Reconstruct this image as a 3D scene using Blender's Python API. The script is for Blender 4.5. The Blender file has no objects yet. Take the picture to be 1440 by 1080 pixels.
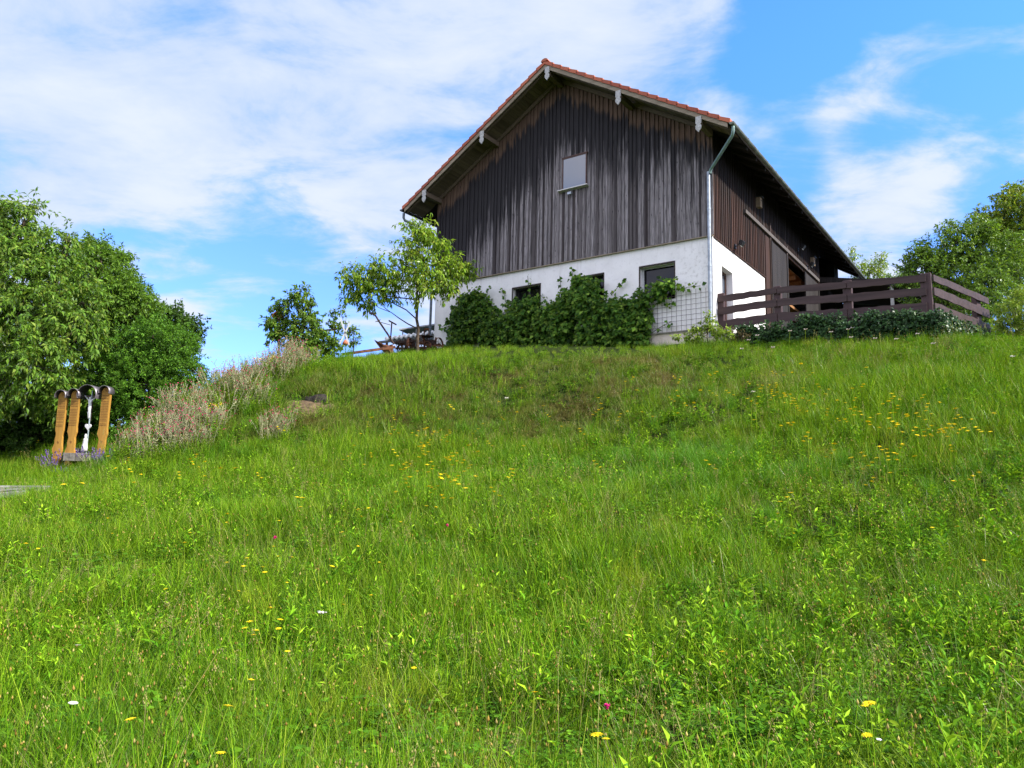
import bpy, math, random
import numpy as np
from mathutils import Vector, Matrix, Euler
R = math.radians
rnd = random.Random(7)
rng = np.random.default_rng(11)
SC = bpy.context.scene
COL = SC.collection

# ------------------------------------------------------------------ camera
F, PITCH, ROLL, EYE = 1078.3, R(8.31), R(1.36), 1.6
cam_d = bpy.data.cameras.new('camera'); cam = bpy.data.objects.new('camera', cam_d); COL.objects.link(cam)
cam_d.sensor_width = 36; cam_d.lens = F / 1440 * 36; cam_d.clip_start = .05; cam_d.clip_end = 3000
fwd = Vector((0, math.cos(PITCH), math.sin(PITCH))); up0 = Vector((0, -math.sin(PITCH), math.cos(PITCH))); r0 = Vector((1, 0, 0))
rc = r0 * math.cos(ROLL) + up0 * math.sin(ROLL); uc = up0 * math.cos(ROLL) - r0 * math.sin(ROLL)
M = Matrix((rc, uc, -fwd)).transposed().to_4x4(); M.translation = Vector((0, 0, EYE)); cam.matrix_world = M
SC.camera = cam

# ------------------------------------------------------------------ light
YAW = R(35.43)
SUN_A, SUN_E = -YAW + R(12), R(40)
sdir = Vector((math.cos(SUN_A) * math.cos(SUN_E), math.sin(SUN_A) * math.cos(SUN_E), math.sin(SUN_E)))
sl = bpy.data.lights.new('sun', 'SUN'); sl.energy = 5.0; sl.angle = R(.6); sl.color = (1, .95, .86)
so = bpy.data.objects.new('sun', sl); so.rotation_euler = (-sdir).to_track_quat('-Z', 'Y').to_euler(); COL.objects.link(so)
SC.view_settings.view_transform = 'Standard'; SC.view_settings.look = 'None'; SC.view_settings.gamma = 1
SC.view_settings.exposure = 0.76
SKY = .125

class NT:
    """small node helper"""
    def __init__(s, tree): s.t = tree; s.n = tree.nodes; s.l = tree.links
    def new(s, ty, **k):
        n = s.n.new(ty)
        for a, b in k.items(): setattr(n, a, b)
        return n
    def put(s, sock, v):
        if hasattr(v, 'is_output'): s.l.new(v, sock)
        elif v is not None: sock.default_value = v
    def m(s, op, a, b=None, c=None, clamp=False):
        n = s.new('ShaderNodeMath', operation=op, use_clamp=clamp)
        for i, v in enumerate((a, b, c)):
            if v is not None: s.put(n.inputs[i], v)
        return n.outputs[0]
    def vm(s, op, a, b=None, out=0):
        n = s.new('ShaderNodeVectorMath', operation=op); s.put(n.inputs[0], a)
        if b is not None: s.put(n.inputs[1], b)
        return n.outputs[out]
    def noise(s, vec, scale, detail=4, rough=.55, dist=0, lac=2):
        n = s.new('ShaderNodeTexNoise'); n.inputs['Scale'].default_value = scale; n.inputs['Detail'].default_value = detail
        n.inputs['Roughness'].default_value = rough; n.inputs['Distortion'].default_value = dist
        if vec is not None: s.put(n.inputs['Vector'], vec)
        return n.outputs['Fac']
    def mr(s, v, a, b, c=0, d=1, smooth=True):
        n = s.new('ShaderNodeMapRange', interpolation_type='SMOOTHSTEP' if smooth else 'LINEAR')
        s.put(n.inputs['Value'], v)
        for k, x in (('From Min', a), ('From Max', b), ('To Min', c), ('To Max', d)): s.put(n.inputs[k], x)
        return n.outputs[0]
    def mix(s, f, a, b, mode='MIX'):
        n = s.new('ShaderNodeMix', data_type='RGBA', blend_type=mode)
        s.put(n.inputs['Factor'], f)
        for i, v in ((6, a), (7, b)):
            if isinstance(v, (tuple, list)): v = tuple(v)[:3] + (1,)
            s.put(n.inputs[i], v)
        return n.outputs[2]
    def xyz(s, v):
        n = s.new('ShaderNodeSeparateXYZ'); s.put(n.inputs[0], v); return n.outputs
    def comb(s, x, y, z):
        n = s.new('ShaderNodeCombineXYZ')
        for i, v in enumerate((x, y, z)): s.put(n.inputs[i], v)
        return n.outputs[0]
    def scale(s, v, k):
        return s.vm('MULTIPLY', v, k)

world = bpy.data.worlds.new('World'); SC.world = world; world.use_nodes = True
w = NT(world.node_tree); w.n.clear()
sky = w.new('ShaderNodeTexSky', sky_type='NISHITA'); sky.sun_disc = False
sky.sun_elevation = SUN_E; sky.sun_rotation = math.atan2(sdir.x, sdir.y); sky.air_density = 1.0; sky.dust_density = .3; sky.ozone_density = 1.6
tc = w.new('ShaderNodeTexCoord').outputs['Generated']
dx, dy, dz = w.xyz(tc)
zz = w.m('ADD', w.m('MAXIMUM', dz, 0.02), .16)
pl = w.comb(w.m('DIVIDE', dx, zz), w.m('DIVIDE', dy, zz), 0.0)
n1 = w.noise(pl, 1.5, 7, .56, .15)
n2 = w.noise(w.vm('ADD', w.scale(pl, (.8, 1.15, 1)), (5.3, 1.7, 0)), 4.4, 9, .6, .35)
n3 = w.noise(w.vm('ADD', w.scale(pl, (1, 1, 1)), (9, 4, 2)), .7, 3, .5, 0)
nd = w.new('ShaderNodeTexNoise'); nd.inputs['Scale'].default_value = 1.6; nd.inputs['Detail'].default_value = 4; w.l.new(pl, nd.inputs['Vector'])
tcw = w.vm('NORMALIZE', w.vm('ADD', tc, w.scale(w.vm('SUBTRACT', nd.outputs['Color'], (.5, .5, .5)), (.34, .34, .22))))
acc = None
# broad areas of cloud (+) and of clear sky (-): direction, cosine half width, amount
for d, cw, amt in [((.10, .845, .53), .985, .16), ((-.30, .80, .47), .80, .26), ((-.49, .79, .37), .85, .22), ((.184, .841, .509), .988, .10), ((.459, .768, .448), .988, .24), ((.36, .81, .46), .993, .08),
                   ((.343, .845, .41), .996, .10), ((.414, .85, .325), .996, .20), ((.37, .85, .39), .996, -.16), ((.41, .79, .50), .993, -.12),
                   ((.30, .814, .496), .993, -.34), ((.484, .793, .371), .993, -.30), ((.45, .83, .34), .997, .10), ((-.341, .914, .222), .980, -.42), ((-.24, .93, .28), .985, -.22), ((-.16, .93, .33), .994, .10),
                   ((.35, .76, .54), .994, -.10), ((-.15, .96, .2), .992, -.05)]:
    v = Vector(d).normalized()
    dt = w.vm('DOT_PRODUCT', tcw, tuple(v), 'Value')
    term = w.mr(dt, cw, 1.0, 0, amt)
    acc = term if acc is None else w.m('ADD', acc, term)
dens = w.m('ADD', w.m('ADD', w.m('MULTIPLY', w.m('SUBTRACT', n1, .5), 1.7), w.m('ADD', .5, w.m('MULTIPLY', w.m('SUBTRACT', n2, .5), 1.5))), acc)
dens = w.m('ADD', dens, w.mr(dy, .35, 0.0, 0, .4))  # extra cloud cover behind the camera, out of view, added as neutral fill light
mask = w.mr(dens, .34, .92)
zen = w.mr(dz, .15, .6)
shade = w.mr(w.m('ADD', w.m('MULTIPLY', n1, .5), w.m('MULTIPLY', n2, .5)), .38, .66)
cloudc = w.mix(shade, (2.85, 3.5, 4.75), (4.1, 4.38, 4.9))
cloudc = w.mix(1.0, cloudc, w.comb(w.mr(dy, .4, -.2, 1, 2.3), w.mr(dy, .4, -.2, 1, 2.0), w.mr(dy, .4, -.2, 1, 1.85)), 'MULTIPLY')   # boost on unseen clouds behind the camera, added to brighten the front wall
skyc = w.mix(1.0, sky.outputs[0], w.comb(w.mr(dz, .2, .55, .72, .66), w.mr(dz, .2, .55, 1.0, 1.28), 1.85), 'MULTIPLY')
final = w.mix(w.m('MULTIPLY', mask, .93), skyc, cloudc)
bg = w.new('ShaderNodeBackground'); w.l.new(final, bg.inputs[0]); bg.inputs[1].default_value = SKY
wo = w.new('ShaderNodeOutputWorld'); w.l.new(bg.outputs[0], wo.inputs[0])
world.cycles.sampling_method = 'MANUAL'; world.cycles.sample_map_resolution = 512

# ------------------------------------------------------------------ space helpers
def ray(px, py):
    X, Y = px - 720, py - 540
    u = X * math.cos(ROLL) + Y * math.sin(ROLL); v = -X * math.sin(ROLL) + Y * math.cos(ROLL)
    return np.array([u, F * math.cos(PITCH) + v * math.sin(PITCH), F * math.sin(PITCH) - v * math.cos(PITCH)])
def at(px, py, Y):
    v = ray(px, py); v = v / v[1] * Y; v[2] += EYE; return Vector(v)
BX, BY, BZ = 5.68, 21.26, 5.91          # right front corner of the barn
EX = np.array([math.cos(YAW), -math.sin(YAW)]); EY = np.array([math.sin(YAW), math.cos(YAW)])
def LW(x, y, z=0):                       # barn axes -> world
    p = np.array([BX, BY]) + x * EX + y * EY; return Vector((p[0], p[1], BZ + z))
def onl(px, py, axis, c):
    v = ray(px, py); o = -np.array([BX, BY])
    vx, vy = v[:2] @ EX, v[:2] @ EY; ox, oy = o @ EX, o @ EY
    t = (c - ox) / vx if axis == 'x' else (c - oy) / vy
    return Vector((ox + t * vx, oy + t * vy, t * v[2] + EYE - BZ))

# ------------------------------------------------------------------ mesh helpers
def tag(o, label=None, cat=None, group=None, kind=None):
    if label: o['label'] = label
    if cat: o['category'] = cat
    if group: o['group'] = group
    if kind: o['kind'] = kind
    return o
def empty(name, loc, rz=0, label=None, cat=None, group=None):
    o = bpy.data.objects.new(name, None); COL.objects.link(o); o.location = loc; o.rotation_euler = (0, 0, rz)
    o.empty_display_size = .2
    return tag(o, label, cat, group)
def np_mesh(name, V, Fl, mat, n=None, smooth=False):
    """V (N,3); Fl list of int arrays (each (k, corners))"""
    me = bpy.data.meshes.new(name)
    V = np.asarray(V, np.float32); me.vertices.add(len(V)); me.vertices.foreach_set('co', V.ravel())
    loops = np.concatenate([f.ravel() for f in Fl]); tot = np.concatenate([np.full(len(f), f.shape[1]) for f in Fl])
    start = np.concatenate([[0], np.cumsum(tot)[:-1]])
    me.loops.add(len(loops)); me.loops.foreach_set('vertex_index', loops.astype(np.int32))
    me.polygons.add(len(tot)); me.polygons.foreach_set('loop_start', start.astype(np.int32)); me.polygons.foreach_set('loop_total', tot.astype(np.int32))
    if smooth: me.polygons.foreach_set('use_smooth', np.ones(len(tot), bool))
    me.update(calc_edges=True); me.materials.append(mat)
    return me
def link(name, me, parent=None, loc=None):
    o = bpy.data.objects.new(name, me); COL.objects.link(o)
    if parent is not None: o.parent = parent
    if loc is not None: o.location = loc
    return o
class MB:
    def __init__(s): s.v = []; s.f = []; s.sm = []
    def add(s, vs, fs, smooth=False):
        b = len(s.v); s.v += [tuple(p) for p in vs]; s.f += [tuple(b + i for i in f) for f in fs]; s.sm += [smooth] * len(fs); return s
    def box(s, c, d, rot=None, piv=None):
        hx, hy, hz = d[0] / 2, d[1] / 2, d[2] / 2
        vs = [Vector((x, y, z)) for x in (-hx, hx) for y in (-hy, hy) for z in (-hz, hz)]
        m = Euler(rot).to_matrix() if rot else Matrix.Identity(3)
        vs = [m @ p + Vector(c) for p in vs]
        return s.add(vs, [(0, 1, 3, 2), (4, 6, 7, 5), (0, 4, 5, 1), (2, 3, 7, 6), (0, 2, 6, 4), (1, 5, 7, 3)])
    def bx(s, x0, x1, y0, y1, z0, z1):
        return s.box(((x0 + x1) / 2, (y0 + y1) / 2, (z0 + z1) / 2), (abs(x1 - x0), abs(y1 - y0), abs(z1 - z0)))
    def beam(s, a, b, w_, h_, up=(0, 0, 1)):
        a, b = Vector(a), Vector(b); d = (b - a).normalized(); u = Vector(up); sd = d.cross(u)
        if sd.length < 1e-4: sd = d.cross(Vector((1, 0, 0)))
        sd.normalize(); u = sd.cross(d); vs = []
        for p in (a, b):
            for i, j in ((-1, -1), (1, -1), (1, 1), (-1, 1)): vs.append(p + sd * (i * w_ / 2) + u * (j * h_ / 2))
        return s.add(vs, [(0, 3, 2, 1), (4, 5, 6, 7), (0, 1, 5, 4), (1, 2, 6, 5), (2, 3, 7, 6), (3, 0, 4, 7)])
    def tube(s, pts, rad, seg=8, cap=True):
        pts = [Vector(p) for p in pts]; n = len(pts)
        if not hasattr(rad, '__len__'): rad = [rad] * n
        vs = []; ref = None
        for i, p in enumerate(pts):
            d = (pts[min(i + 1, n - 1)] - pts[max(i - 1, 0)]).normalized()
            if ref is None: ref = Vector((0, 0, 1)) if abs(d.z) < .9 else Vector((1, 0, 0))
            a = d.cross(ref).normalized(); b = d.cross(a).normalized(); ref = a.cross(d) if False else ref
            for k in range(seg):
                t = 2 * math.pi * k / seg; vs.append(p + a * (math.cos(t) * rad[i]) + b * (math.sin(t) * rad[i]))
        fs = [(i * seg + k, i * seg + (k + 1) % seg, (i + 1) * seg + (k + 1) % seg, (i + 1) * seg + k) for i in range(n - 1) for k in range(seg)]
        s.add(vs, fs, True)
        if cap and seg > 2: s.add(vs[:seg], [tuple(range(seg))]); s.add(vs[-seg:], [tuple(reversed(range(seg)))])
        return s
    def prism(s, poly, a, b):
        """poly: list of 3D points, extruded by vector b-a"""
        d = Vector(b) - Vector(a); n = len(poly); vs = [Vector(p) for p in poly] + [Vector(p) + d for p in poly]
        fs = [tuple(range(n)), tuple(reversed(range(n, 2 * n)))] + [(i, n + i, n + (i + 1) % n, (i + 1) % n) for i in range(n)]
        return s.add(vs, fs)
    def mesh(s, name, mat, bevel=0):
        me = bpy.data.meshes.new(name); me.from_pydata(s.v, [], s.f); me.update(); me.materials.append(mat)
        me.polygons.foreach_set('use_smooth', s.sm)
        import bmesh
        bm = bmesh.new(); bm.from_mesh(me); bmesh.ops.recalc_face_normals(bm, faces=bm.faces)
        if bevel: bmesh.ops.bevel(bm, geom=[e for e in bm.edges if e.calc_face_angle(0) > .6], offset=bevel, segments=1, affect='EDGES')
        bm.to_mesh(me); bm.free(); return me
    def build(s, name, mat, parent=None, bevel=0, loc=None):
        return link(name, s.mesh(name, mat, bevel), parent, loc)

# ------------------------------------------------------------------ materials
def mat(name):
    m = bpy.data.materials.new(name); m.use_nodes = True; t = NT(m.node_tree); b = m.node_tree.nodes['Principled BSDF']; return m, t, b
def simple(name, col, rough=.7, metal=0, var=.25, scale=6, bump=.0, spec=.4, col2=None, detail=5):
    m, t, b = mat(name); oc = t.new('ShaderNodeTexCoord').outputs['Object']
    n = t.noise(oc, scale, detail, .6)
    c2 = col2 or tuple(c * (1 - var) for c in col)
    t.l.new(t.mix(t.mr(n, .35, .65), col, c2), b.inputs['Base Color'])
    b.inputs['Roughness'].default_value = rough; b.inputs['Metallic'].default_value = metal; b.inputs['Specular IOR Level'].default_value = spec
    if bump:
        bp = t.new('ShaderNodeBump'); bp.inputs['Strength'].default_value = bump; bp.inputs['Distance'].default_value = .01
        t.l.new(t.noise(oc, scale * 5, 4, .6), bp.inputs['Height']); t.l.new(bp.outputs[0], b.inputs['Normal'])
    return m
def leafmat(name, cols, trans=.42, gloss=.08, worldvar=None, rough=.45, wscale=.25):
    """cols: list of base colours picked per leaf / blade"""
    m = bpy.data.materials.new(name); m.use_nodes = True; t = NT(m.node_tree); t.n.clear()
    isl = t.new('ShaderNodeNewGeometry'); rv = isl.outputs['Random Per Island']
    orn = t.new('ShaderNodeObjectInfo').outputs['Random']
    f = t.m('FRACT', t.m('ADD', rv, orn))
    cr = t.new('ShaderNodeValToRGB'); e = cr.color_ramp.elements
    while len(e) < len(cols): e.new(.5)
    for i, c in enumerate(cols): e[i].position = i / max(1, len(cols) - 1); e[i].color = tuple(c) + (1,)
    t.l.new(f, cr.inputs[0]); c = cr.outputs[0]
    wp = isl.outputs['Position']
    if worldvar:
        for col, sc, lo, hi, amt in worldvar:
            c = t.mix(t.m('MULTIPLY', t.mr(t.noise(wp, sc, 3, .6), lo, hi), amt), c, col, 'MIX')
    hs = t.new('ShaderNodeHueSaturation'); t.l.new(c, hs.inputs['Color'])
    t.l.new(t.mr(t.m('FRACT', t.m('MULTIPLY', f, 7.31)), 0, 1, .55, 1.42, False), hs.inputs['Value']); c = hs.outputs[0]
    di = t.new('ShaderNodeBsdfDiffuse'); tr = t.new('ShaderNodeBsdfTranslucent'); gl = t.new('ShaderNodeBsdfGlossy'); gl.inputs['Roughness'].default_value = rough
    gl.inputs['Color'].default_value = (1, 1, 1, 1)
    t.l.new(c, di.inputs[0]); t.l.new(t.mix(1.0, c, (1.25, 1.15, .55), 'MULTIPLY'), tr.inputs[0])
    m1 = t.new('ShaderNodeMixShader'); m1.inputs[0].default_value = trans; t.l.new(di.outputs[0], m1.inputs[1]); t.l.new(tr.outputs[0], m1.inputs[2])
    fr = t.new('ShaderNodeFresnel'); fr.inputs[0].default_value = 1.4
    m2 = t.new('ShaderNodeMixShader'); t.l.new(t.m('MULTIPLY', fr.outputs[0], gloss * 3.2, clamp=True), m2.inputs[0]); t.l.new(m1.outputs[0], m2.inputs[1]); t.l.new(gl.outputs[0], m2.inputs[2])
    o = t.new('ShaderNodeOutputMaterial'); t.l.new(m2.outputs[0], o.inputs[0]); return m

RM = .613; RZ = 9.96; RXC = -5.25
def ztop(x): return RZ - RM * abs(x - RXC)

def wood_front():
    m, t, b = mat('weathered_front_boards'); oc = t.new('ShaderNodeTexCoord').outputs['Object']; x, y, z = t.xyz(oc)
    rv = t.new('ShaderNodeNewGeometry').outputs['Random Per Island']
    below = t.m('SUBTRACT', t.m('SUBTRACT', RZ, t.m('MULTIPLY', t.m('ABSOLUTE', t.m('SUBTRACT', x, RXC)), RM)), z)
    strk = t.noise(t.comb(t.m('MULTIPLY', x, 9), t.m('MULTIPLY', y, 9), t.m('MULTIPLY', z, .5)), 1.6, 6, .62, .2)
    fine = t.noise(t.comb(t.m('MULTIPLY', x, 60), t.m('MULTIPLY', y, 40), t.m('MULTIPLY', z, 1.6)), 1.5, 5, .6)
    big = t.noise(oc, .5, 3, .5)
    j = t.m('ADD', t.m('MULTIPLY', t.m('SUBTRACT', rv, .5), .9), t.m('MULTIPLY', t.m('SUBTRACT', strk, .5), 1.6))
    grey = t.mix(t.mr(fine, .25, .75), (.060, .053, .054), (.40, .36, .362))
    grey = t.mix(t.mr(rv, .05, .6), (.055, .044, .044), grey)
    black = t.mix(fine, (.006, .006, .008), (.045, .04, .042))
    brown = t.mix(fine, (.05, .032, .024), (.2, .125, .085))
    d2 = t.m('ADD', below, j)
    # black algae band fades downwards, longer streaks to the left and middle
    edge = t.m('ADD', 1.65, t.m('MULTIPLY', t.m('ABSOLUTE', t.m('ADD', x, 0)), .24))
    kb = t.mr(t.m('SUBTRACT', d2, t.m('ADD', edge, t.m('MULTIPLY', t.m('SUBTRACT', strk, .5), 6.5))), -.7, 1.1, 1, 0)
    c = t.mix(kb, grey, black)
    c = t.mix(t.mr(strk, .56, .66), c, t.mix(.55, c, black))
    kn = t.mr(t.m('ADD', below, t.m('MULTIPLY', j, .42)), .72, .98, 1, 0)
    gap = t.noise(t.comb(t.m('MULTIPLY', x, 26), 0.0, t.m('MULTIPLY', z, .25)), 1.0, 3, .7)
    c = t.mix(t.mr(gap, .60, .66, 0, .85), c, (.012, .010, .011))
    c = t.mix(kn, c, brown)
    # small knots
    vo = t.new('ShaderNodeTexVoronoi', feature='F1'); vo.inputs['Scale'].default_value = 1; t.l.new(t.comb(t.m('MULTIPLY', x, 11), t.m('MULTIPLY', y, 3), t.m('MULTIPLY', z, 3.2)), vo.inputs['Vector'])
    c = t.mix(t.mr(vo.outputs['Distance'], .10, .16, .75, 0), c, (.02, .016, .016))
    t.l.new(c, b.inputs['Base Color']); b.inputs['Roughness'].default_value = .85; b.inputs['Specular IOR Level'].default_value = .25
    bp = t.new('ShaderNodeBump'); bp.inputs['Strength'].default_value = .6; bp.inputs['Distance'].default_value = .01; t.l.new(fine, bp.inputs['Height']); t.l.new(bp.outputs[0], b.inputs['Normal'])
    return m
def wood_streaky(name, dark, light, vscale=1.0, axis='z', rough=.8, k=.5):
    m, t, b = mat(name); oc = t.new('ShaderNodeTexCoord').outputs['Object']; x, y, z = t.xyz(oc)
    rv = t.new('ShaderNodeNewGeometry').outputs['Random Per Island']
    a = {'x': (.6, 14, 14), 'y': (14, .6, 14), 'z': (14, 14, .6)}[axis]
    f = t.noise(t.scale(oc, tuple(q * vscale for q in a)), 1.5, 6, .62, .1)
    fac = t.m('ADD', t.mr(f, .3, .7, 0, 1 - k), t.m('MULTIPLY', rv, k))
    t.l.new(t.mix(fac, dark, light), b.inputs['Base Color']); b.inputs['Roughness'].default_value = rough; b.inputs['Specular IOR Level'].default_value = .25
    bp = t.new('ShaderNodeBump'); bp.inputs['Strength'].default_value = .5; bp.inputs['Distance'].default_value = .008; t.l.new(f, bp.inputs['Height']); t.l.new(bp.outputs[0], b.inputs['Normal'])
    return m
def plaster_mat():
    m, t, b = mat('white_plaster'); oc = t.new('ShaderNodeTexCoord').outputs['Object']; x, y, z = t.xyz(oc)
    n = t.noise(oc, 1.3, 6, .6); n2 = t.noise(oc, 9, 5, .65)
    c = t.mix(t.mr(n, .4, .7), (.84, .815, .80), (.76, .735, .72))
    c = t.mix(t.mr(n2, .52, .72, 0, .35), c, (.55, .52, .5))
    # grey weather stain near the right corner under the boards
    near = t.m('MULTIPLY', t.m('MULTIPLY', t.mr(x, -1.5, -.35), t.mr(z, 1.0, 2.0)), t.mr(z, 2.5, 3.2, 1, 0))
    near = t.m('MULTIPLY', near, t.mr(y, .02, .2, 1, 0))
    c = t.mix(t.m('MULTIPLY', near, t.mr(n2, .47, .7, 0, .55)), c, (.45, .42, .39))
    run = t.noise(t.comb(t.m('MULTIPLY', x, 7), t.m('MULTIPLY', y, 7), t.m('MULTIPLY', z, .7)), 1.2, 5, .6)
    c = t.mix(t.m('MULTIPLY', t.mr(z, 2.5, 3.3), t.mr(run, .52, .72, 0, .4)), c, (.48, .45, .42))
    c = t.mix(t.m('MULTIPLY', t.mr(z, .95, .35), t.mr(run, .40, .7, .1, .6)), c, (.5, .43, .34))
    c = t.mix(t.mr(z, .52, .5, 0, .75), c, (.66, .56, .44))
    c = t.mix(t.m('MULTIPLY', t.mr(z, .28, .05), t.mr(n2, .3, .6, .3, .8)), c, (.25, .24, .17))
    t.l.new(c, b.inputs['Base Color']); b.inputs['Roughness'].default_value = .9; b.inputs['Specular IOR Level'].default_value = .2
    bp = t.new('ShaderNodeBump'); bp.inputs['Strength'].default_value = .35; bp.inputs['Distance'].default_value = .006
    t.l.new(t.noise(oc, 60, 4, .7), bp.inputs['Height']); t.l.new(bp.outputs[0], b.inputs['Normal']); return m
def glass_mat(name, tint=(.03, .035, .04), refl=.9, rough=.03):
    m, t, b = mat(name); b.inputs['Base Color'].default_value = tint + (1,); b.inputs['Roughness'].default_value = rough
    b.inputs['Specular IOR Level'].default_value = refl; return m

W_FRONT = wood_front()
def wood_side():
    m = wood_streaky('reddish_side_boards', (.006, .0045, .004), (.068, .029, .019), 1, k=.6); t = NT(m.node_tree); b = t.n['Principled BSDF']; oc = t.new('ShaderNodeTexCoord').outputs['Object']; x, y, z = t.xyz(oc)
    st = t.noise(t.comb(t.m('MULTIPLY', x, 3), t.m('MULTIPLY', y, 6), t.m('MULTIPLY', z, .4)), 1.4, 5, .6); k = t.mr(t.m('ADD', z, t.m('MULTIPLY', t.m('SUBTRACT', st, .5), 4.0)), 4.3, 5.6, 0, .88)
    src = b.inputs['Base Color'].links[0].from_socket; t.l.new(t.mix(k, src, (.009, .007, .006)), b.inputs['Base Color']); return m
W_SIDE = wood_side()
_unused = wood_streaky('reddish_side_boards', (.008, .005, .004), (.095, .042, .026), 1, k=.6)
W_DOOR = wood_streaky('dark_door_boards', (.010, .008, .008), (.038, .032, .031), 1, k=.4)
W_RAKE = wood_streaky('pale_rake_board', (.19, .15, .105), (.33, .275, .20), .5, 'x', k=.2)
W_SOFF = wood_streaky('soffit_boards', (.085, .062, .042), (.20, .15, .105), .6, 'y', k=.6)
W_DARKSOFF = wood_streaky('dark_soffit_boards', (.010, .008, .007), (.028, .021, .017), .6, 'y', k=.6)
W_PLATE = simple('pale_purlin_paint', (.50, .49, .47), .7, var=.35, scale=18)
W_IN = wood_streaky('interior_pine', (.16, .075, .03), (.38, .19, .08), .6, 'y', k=.5)
PLAST = plaster_mat()
def tile_mat():
    m, t, b = mat('clay_tiles'); oc = t.new('ShaderNodeTexCoord').outputs['Object']
    rv = t.new('ShaderNodeNewGeometry').outputs['Random Per Island']
    c = t.mix(rv, (.30, .062, .026), (.47, .12, .05))
    c = t.mix(t.mr(t.noise(oc, 5, 5, .6), .5, .75, 0, .5), c, (.16, .06, .04))
    t.l.new(c, b.inputs['Base Color']); b.inputs['Roughness'].default_value = .7; return m
TILE = tile_mat()
ZINC = simple('zinc_pipe', (.38, .42, .46), .45, .6, .3, 7)
COPPER = simple('patina_gutter', (.20, .235, .19), .55, .5, .35, 3, col2=(.12, .11, .08))
DARKGUT = simple('dark_gutter', (.07, .06, .06), .5, .4, .3, 5)
GLASS = glass_mat('dark_glass', (.008, .008, .009), .35)
def skypane():
    m, t, b = mat('sky_reflecting_pane'); b.inputs['Base Color'].default_value = (.075, .095, .125, 1); b.inputs['Roughness'].default_value = .14; b.inputs['Specular IOR Level'].default_value = 1.0
    b.inputs['Coat Weight'].default_value = 1; b.inputs['Coat IOR'].default_value = 1.65; return m
PANE = skypane()
BRN = simple('brown_window_paint', (.085, .035, .022), .5, var=.4, scale=12)
WHT = simple('white_window_paint', (.55, .56, .56), .5, var=.1)
SILL = simple('pale_metal_sill', (.58, .56, .52), .4, .2, .15)
DARK = simple('dark_room', (.012, .012, .013), .9)
BLACKM = simple('black_metal', (.03, .03, .032), .5, .3)
FENCE = wood_streaky('brown_painted_rails', (.030, .018, .017), (.070, .042, .040), .5, 'x', .6, .3)
FENCEP = wood_streaky('brown_painted_posts', (.035, .02, .021), (.075, .043, .044), .5, 'z', .6, .3)
RUST = simple('rusty_iron', (.20, .085, .045), .85, .2, .5, 9, .3, .2, (.075, .038, .028))
DARKRUST = simple('dark_rusty_iron', (.075, .045, .035), .8, .3, .5, 9, .2)
STONE = simple('grey_stone', (.27, .265, .25), .9, 0, .5, 5, .6, .2)
CONC = simple('weathered_concrete', (.30, .28, .24), .9, 0, .4, 3, .4)
BARK = simple('brown_bark', (.10, .075, .055), .9, 0, .5, 14, .7, .1)
BARKG = simple('grey_bark', (.20, .17, .14), .9, 0, .45, 12, .6, .1)

# ------------------------------------------------------------------ terrain
ctrl = []
def cp(p, dz=0): ctrl.append((p[0], p[1], p[2] - dz))
for X, Y, Z in [(0, -3, -.75), (-8, -3, -.9), (8, -3, -.6), (0, 0, -.02), (-6, 0, -.15), (6, 0, .1), (-14, 3, -.3), (16, 3, .9)]: ctrl.append((X, Y, Z))
for px, py, Y, dz in [(20, 1000, 4.3, .32), (720, 1000, 4.4, .32), (1420, 1000, 4.2, .32), (0, 850, 7.2, .32), (720, 850, 7.2, .32), (1440, 850, 6.6, .32),
                      (0, 725, 11, .3), (360, 715, 10.8, .3), (720, 700, 10.5, .3), (1080, 700, 10.3, .3), (1440, 695, 9.8, .3),
                      (60, 696, 14, .25), (180, 665, 15, .25), (400, 628, 16, .25), (600, 606, 17, .25), (800, 590, 17.4, .22), (1000, 560, 16.2, .25), (1200, 560, 14.5, .25), (1440, 550, 13.5, .25),
                      (100, 655, 18, .1), (150, 657, 18, .1), (20, 655, 19, .1), (200, 600, 18, .1), (260, 565, 19, .1), (330, 535, 19.8, .1), (400, 515, 20.2, .1), (340, 590, 17.6, .1), (430, 565, 18.6, .05), (520, 575, 18.2, .05), (680, 560, 18.5, .05), (840, 545, 18.3, .05), (600, 525, 19.7, .05), (760, 520, 19.6, .05),
                      (480, 500, 20.8, .2), (560, 495, 20.8, .22), (650, 492, 20.6, .26), (800, 491, 20.3, .3), (950, 490, 19.9, .3),
                      (1080, 489, 18.9, .36), (1200, 486, 17.8, .38), (1300, 484, 16.8, .38), (1440, 480, 16.0, .35),
                      (560, 493, 23.5, .22), (480, 500, 24, .2), (620, 489, 26.5, .08), (400, 525, 24, .1), (300, 570, 25, 0), (150, 640, 25, 0)]:
    cp(at(px, py, Y), dz)
for x, y, z in [(0, -.3, .02), (-2.2, -.3, .14), (-5, -.3, .42), (-7.6, -.3, .66), (-10.4, -.2, .90), (2, -.35, -.25), (5.6, -.3, -.5), (7.2, 1.5, -.4), (-5, 8, .5), (2, 10, .3), (-5, 17, .4), (8, 12, .3), (-12, 8, .6), (-13, 16, .1), (12, 22, .2), (10, 3, -.1)]:
    ctrl.append(tuple(LW(x, y, z)))
ctrl += [(-15, 36, 2.2), (-26, 30, .4), (-24, 14, .2), (-30, 0, -1.2), (30, 4, 2.2), (30, 20, 6.0), (28, 40, 6.4), (0, 55, 4.5), (-30, 50, -.5), (0, -15, -3.0), (30, -12, -1.5), (30, 60, 5), (-30, -15, -3.5)]
ctrl = np.array(ctrl); CP = ctrl[:, :2]
def _U(r2): return np.where(r2 > 0, r2 * np.log(r2 + 1e-12), 0)
_K = _U(((CP[:, None] - CP[None]) ** 2).sum(-1)) + np.eye(len(CP)) * .6
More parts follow.
